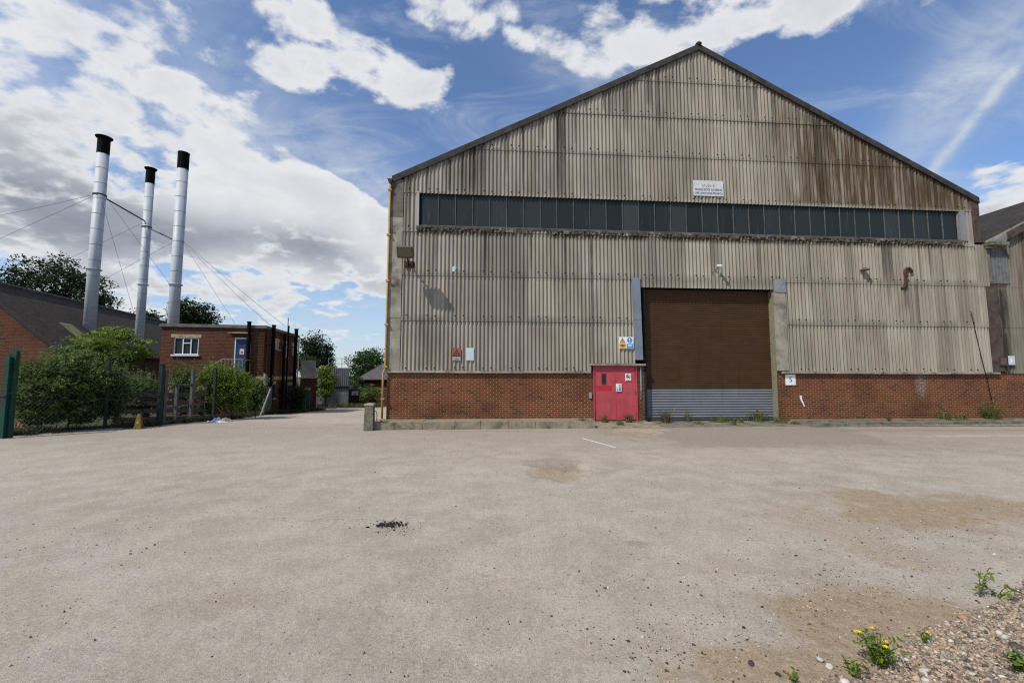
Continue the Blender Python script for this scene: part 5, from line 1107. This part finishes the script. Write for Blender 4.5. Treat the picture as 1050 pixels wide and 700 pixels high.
TU = [(391, -1.1, 0, .35, .12, 'green weed at the downpipe foot beside the bollard', 80, 80), (556, -1.12, 0, .22, .06, 'small weed growing at the kerb face middle', 40, 25), (584, -1.12, 0, .28, .09, 'leafy weed against the kerb near its right end', 50, 40), (598, -1.06, 0, .42, .18, 'bushy yellow green weed at the right end of the kerb', 110, 140),
      (620, -.25, .10, .30, .12, 'dark weed at the foot of the left red leaf', 60, 30), (645, -.25, .10, .38, .13, 'dark twiggy weed before the right red leaf', 70, 30), (636, -.75, .05, .20, .14, 'low weed on the ramp before the red door', 60, 50),
      (683, -.15, .05, .55, .16, 'tall dry grass clump at the left foot of the shutter', 130, 20), (706, .05, .05, .50, .12, 'thin tall stalks before the left half of the shutter', 30, 10), (738, .0, .05, .24, .34, 'low wide grass patch before the shutter middle', 160, 60), (757, -.2, .05, .2, .2, 'short grass just right of the shutter middle', 90, 40), (716, -.6, .03, .12, .2, 'sparse grass on the ramp before the shutter', 60, 30), (752, -.75, .02, .16, .12, 'little green clump at the ramp edge', 50, 40), (800, -.35, .05, .22, .25, 'grass at the foot of the pale jamb', 90, 30),
      (815, -.7, .02, .12, .16, 'low moss and grass right of the jamb', 50, 40), (912, -.75, .11, .28, .06, 'single dark weed on the right kerb', 20, 25), (969, -.3, .13, .34, .2, 'left green clump against the right brick wall', 70, 90), (985, -.3, .13, .28, .2, 'right green clump of the pair against the brick wall', 60, 60), (1018, -.3, .13, .75, .26, 'tall bushy green weed below the slanting cable', 90, 420)]
for i, (px, v, z, h, rad, lb, n_, lf_) in enumerate(TU):
    u = wallpt(px, 432, v); 
    # allow for the nearer plane the tuft stands on
    p = at(px, 432, float(FW(u, v, 0).y)); tuft((p.x, FW(u, v, 0).y, z), h, rad, lb, 100+i, n_, 'drygrass' if 'dry' in lb or 'stalks' in lb or 'twiggy' in lb else 'grass', lf_, 'leaf_bush' if 'dark' in lb or 'tall bushy' in lb else 'leaf_weed')
e = tuft((at(777, 430, float(FW(13.9, .05, 0).y)).x, FW(13.9, .05, 0).y, .05), .48, .28, 'weed clump with a red poppy before the shutter', 160, 110, 'grass', 70)
m = MB(); m.lathe([(.01, -.02), (.045, .0), (.065, .035), (.055, .04), (.02, .01)], (-.10, -.15, .42), 9); m.build('poppy_flower', M['poppy'], e)
# verge grass at the road end
rs_ = np.random.RandomState(77); n_ = 5000; X = rs_.uniform(-22, -12.5, n_); Y = rs_.uniform(39.5, 45.7, n_)
keep = fbm(X*.5, Y*.5, 3) > .42; X, Y = X[keep], Y[keep]; V, Fq = blades(rs_, len(X), 0.0, .42, .5, .03); V = V.reshape(-1, 6, 3)+np.stack([X, Y, fall(X, Y)], 1)[:, None, :]
tag(npmesh('verge_grass', V.reshape(-1, 3), Fq, M['grass']), 'rough grass along the far end of the road', 'grass', kind='stuff')
# ground cover along the fence
n_ = 9000; t = rs_.uniform(0, 1, n_); fl = np.array([gnd(*p)[:2] for p in [(-40, 450), (20, 447), (160, 437), (240, 430), (275, 425)]]+[(-12.6, 26), (-13.2, 31)]); k_ = np.linspace(0, 1, len(fl)); X = np.interp(t, k_, fl[:, 0])-np.abs(rs_.normal(size=n_))*.5; Y = np.interp(t, k_, fl[:, 1])+rs_.normal(size=n_)*.1
keep = fbm(X*1.2, Y*1.2, 6) > .45; X, Y = X[keep], Y[keep]; V, Fq = blades(rs_, len(X), 0., .26, .6, .012); V = V.reshape(-1, 6, 3)+np.stack([X, Y, fall(X, Y)], 1)[:, None, :]
tag(npmesh('fence_undergrowth', V.reshape(-1, 3), Fq, leafmat('undergrowth', [(.03, .04, .015), (.06, .07, .025), (.12, .10, .05)])), 'low undergrowth along the left fence', 'undergrowth', kind='stuff')

# ------------------------------------------------------------------ gravel heap in the right foreground
HP = np.array(gnd(800, 700)[:2]); HQ = np.array(gnd(1050, 592)[:2]); hd = (HQ-HP)/np.hypot(*(HQ-HP)); hn_ = np.array([hd[1], -hd[0]])
def heapd(x, y): return (x-HP[0])*hn_[0]+(y-HP[1])*hn_[1]
def heapz(x, y):
    x = np.asarray(x, float); y = np.asarray(y, float); d = heapd(x, y)+.28*(fbm(x*2.2, y*2.2, 21)-.5); return .20*sst(.0, 1.3, d)+.02*sst(0, .15, d)*fbm(x*6, y*6, 3)-.012
xs = np.linspace(.6, 7.5, 230); ys = np.linspace(.9, 6.5, 190); X, Y = np.meshgrid(xs, ys); Z = heapz(X, Y); rim = sst(0, .8, np.minimum(np.minimum(X-.6, 7.5-X), np.minimum(Y-.9, 6.5-Y))); Z = (Z+.012)*rim-.012+.004
V = np.stack([X, Y, Z], -1).reshape(-1, 3); n_ = 230; i = np.arange(189)[:, None]*n_; j = np.arange(229)[None]; Fq = np.stack([i+j, i+j+1, i+n_+j+1, i+n_+j], -1).reshape(-1, 4)
zc4 = Z.reshape(-1)[Fq].max(1); Fq = Fq[zc4 > -.004]
tag(npmesh('gravel_bank', V, Fq, M['heap'], smooth=True), 'sandy bank under the loose gravel', 'gravel', kind='structure')
ico_v = []; t = (1+5**.5)/2
for a_, b_ in ((-1, t), (1, t), (-1, -t), (1, -t)): ico_v += [(a_, b_, 0), (0, a_, b_), (b_, 0, a_)]
ico_v = np.array(ico_v, float); ico_v /= np.linalg.norm(ico_v[0])
from itertools import combinations
el = min(np.linalg.norm(ico_v[a]-ico_v[b]) for a, b in combinations(range(12), 2))
ico_f = [f for f in combinations(range(12), 3) if all(abs(np.linalg.norm(ico_v[a]-ico_v[b])-el) < 1e-3 for a, b in combinations(f, 2))]
ico_f = np.array([f if np.dot(np.cross(ico_v[f[1]]-ico_v[f[0]], ico_v[f[2]]-ico_v[f[0]]), ico_v[f[0]]) > 0 else (f[0], f[2], f[1]) for f in ico_f])
def stones(name, C, S, mat, seed, sink=.25):
    rs_ = np.random.RandomState(seed); n = len(C); sc = S[:, None]*rs_.uniform(.55, 1.2, (n, 3))*np.array([1, 1, .72])
    V = ico_v[None]*(1+.22*rs_.normal(size=(n, 12, 1)))*sc[:, None, :]
    a = rs_.uniform(0, 2*pi, n); b = rs_.normal(size=n)*.5; ca, sa = np.cos(a), np.sin(a); cb_, sb = np.cos(b), np.sin(b)
    x = V[..., 0]*ca[:, None]-V[..., 1]*sa[:, None]; y = V[..., 0]*sa[:, None]+V[..., 1]*ca[:, None]; z = V[..., 2]
    y, z = y*cb_[:, None]-z*sb[:, None], y*sb[:, None]+z*cb_[:, None]
    V = np.stack([x, y, z], -1)+C[:, None, :]; V[..., 2] += (S*(.72-.72*sink))[:, None]*.6
    Fq = (np.arange(n)*12)[:, None, None]+ico_f[None]
    return npmesh(name, V.reshape(-1, 3), Fq.reshape(-1, 3), mat)
rs_ = np.random.RandomState(9); n_ = 120000
X = rs_.uniform(1.2, 5.2, n_); Y = rs_.uniform(2.0, 4.6, n_); d = heapd(X, Y)+.28*(fbm(X*2.2, Y*2.2, 21)-.5); keep = rs_.uniform(size=n_) < .03*(d > -.5)*(d < 0)+sst(0.0, .22, d)
X, Y = X[keep], Y[keep]; S = np.clip(rs_.lognormal(-5.0, .45, len(X)), .003, .034)
tag(stones('gravel', np.stack([X, Y, heapz(X, Y)], 1), S, M['stones'], 4), 'loose mixed gravel heaped in the right foreground', 'gravel', kind='stuff')
# loose grit over the yard
PX = []; 
for (cx, cy, wx, wy, k) in [(760, 640, 90, 40, 420), (900, 590, 120, 30, 320), (730, 520, 140, 40, 220), (850, 560, 110, 40, 260), (400, 540, 14, 5, 110), (130, 545, 60, 25, 60), (60, 570, 60, 20, 50), (40, 620, 40, 30, 30), (640, 520, 120, 60, 80), (330, 600, 200, 60, 60), (690, 660, 40, 20, 90), (980, 540, 60, 20, 140), (500, 500, 300, 30, 90), (600, 640, 220, 50, 90), (950, 470, 90, 12, 60), (570, 484, 30, 6, 50)]:
    q = rs_.normal(size=(int(k*2.2), 2))*np.array([wx, wy])+np.array([cx, cy]); PX += [gnd(*p) for p in q if p[1] > 455]
C = np.array(PX); C[:, 2] = 0.; C = C[(heapd(C[:, 0], C[:, 1]) < .2)]; S = np.clip(rs_.lognormal(-5.5, .5, len(C)), .0018, .013)
tag(stones('loose_grit', C, S, M['grit'], 8, .1), 'scattered loose grit across the yard', 'grit', kind='stuff')
# clump of black crumbs and single stones
g_ = gnd(400, 538.5); q = rs_.normal(size=(90, 2))*np.array([.09, .05]); o = stones('tarmac_crumbs', np.stack([q[:, 0], q[:, 1], .012*np.exp(-(q**2).sum(1)*60)], 1), np.clip(rs_.lognormal(-4.5, .35, 90), .004, .022), simple('black_tarmac_crumb', (.022, .019, .018), .8, .4, 30), 12); o.location = (g_[0], g_[1], 0); tag(o, 'small heap of black tarmac crumbs alone on the open yard', 'debris')
def rock(px, py, s, label, mat, seed, z=None):
    g_ = gnd(px, py); x, y = g_[0], g_[1]; z = max(0, float(heapz(x, y))) if heapd(x, y) > 0 else 0.
    if heapd(x, y) > 0:                       # slide along the view ray on to the bank
        d = ray(px, py); k = (z-EYE)/d[2]; x, y = d[0]*k, d[1]*k
    bm_v = []; o = stones('stone', np.zeros((1, 3)), np.array([s]), mat, seed, .2); o.location = (x, y, z)
    sub = o.modifiers.new('round', 'SUBSURF'); sub.levels = 1; sub.render_levels = 1
    tag(o, label, 'stone')
pale = simple('pale_flint', (.46, .44, .40), .8, .2, 30); dk = simple('dark_stone', (.05, .045, .045), .85, .3, 30)
rock(850, 685, .034, 'whitest large stone beside the flowering weed', pale, 1); rock(841, 678, .038, 'pale grey stone left of the flowering weed', simple('pale_grey_stone', (.40, .39, .37), .85, .2, 30), 2); rock(770, 681, .026, 'dark stone alone on the sandy patch', dk, 3); rock(798, 692, .020, 'smaller dark stone at the edge of the gravel', dk, 6); rock(1031, 655, .028, 'large white stone on the gravel at far right', pale, 4); rock(936, 583, .022, 'tan stone alone on the tarmac above the sandy patch', simple('tan_stone', (.45, .33, .22), .8, .2, 30), 5); rock(948, 691, .03, 'white stone low on the gravel right of the weed', pale, 7)

# foreground plants
def bankpt(px, py):
    d = ray(px, py); z = 0.
    for _ in range(12):
        k = (z-EYE)/d[2]; x, y = d[0]*k, d[1]*k; z = max(0., float(heapz(x, y)))
    return (x, y, z)
def weed(px, py, h, rad, label, seed, nst, flowers=0, leafn=26, leafs=.045, name='flowering_weed', lean=.5, mat='leaf_weed'):
    rs_ = np.random.RandomState(seed); b = bankpt(px, py); e = empty(name, b, 0, label, 'weed'); m = MB(); LC = []; tips = []
    for i in range(nst):
        a = rs_.uniform(0, 2*pi); l = lean*rs_.uniform(.25, 1.); t = np.array([cos(a)*h*l, sin(a)*h*l, h*rs_.uniform(.55, 1.)]); mid = t*.5+np.array([0, 0, h*.12]); m.tube([(0, 0, -.01), tuple(mid), tuple(t)], [.0035, .0028, .0015], 5); tips.append(t)
        for s_ in np.linspace(.15, 1, leafn): LC.append((mid*2*s_ if s_ < .5 else mid+(t-mid)*(s_-.5)*2)+rs_.normal(size=3)*rad*.12)
    m.build('stems', M['stemgreen'], e); V, Fq = leaves(np.array(LC), leafs, rs_, .2, .38); npmesh('leaves', V, Fq, M[mat], e)
    if flowers:
        tips.sort(key=lambda t: -t[2])
        for t in tips[:flowers]:
            fm = MB()
            for k in range(9): a = 2*pi*k/9; fm.add([(t[0], t[1], t[2]+.006), (t[0]+.012*cos(a-.25), t[1]+.012*sin(a-.25), t[2]+.009), (t[0]+.022*cos(a), t[1]+.022*sin(a), t[2]+.006), (t[0]+.012*cos(a+.25), t[1]+.012*sin(a+.25), t[2]+.009)], [(0, 1, 2, 3)])
            fm.lathe([(.007, .004), (.008, .010), (.003, .014)], tuple(t), 8); fm.build('flower', M['petal'], e)
    return e
weed(902, 681, .19, .20, 'bushy ragwort like weed with yellow flowers on the gravel edge', 5, 26, 5, 16, .034, lean=.85)
weed(948, 658, .07, .08, 'small plant with one yellow flower right of the bushy weed', 6, 4, 1, 8, .03)
weed(1004, 612, .26, .08, 'spindly upright weed at the back of the gravel', 7, 3, 0, 9, .055, name='spindly_weed', lean=.35)
weed(1022, 612, .12, .12, 'low trailing weed right of the spindly one', 8, 4, 0, 7, .05, name='trailing_weed', lean=1.2)
weed(1050, 690, .12, .10, 'broad leaved weed cut by the right edge', 9, 6, 0, 9, .075, name='broad_leaved_weed', lean=.8)
weed(873, 692, .10, .10, 'small leafy weed left of the bushy one', 10, 5, 0, 9, .05, name='leafy_weed', lean=.9)
weed(815, 700, .06, .05, 'tiny green weed at the bottom edge', 11, 4, 0, 7, .035, name='leafy_weed', lean=.9)
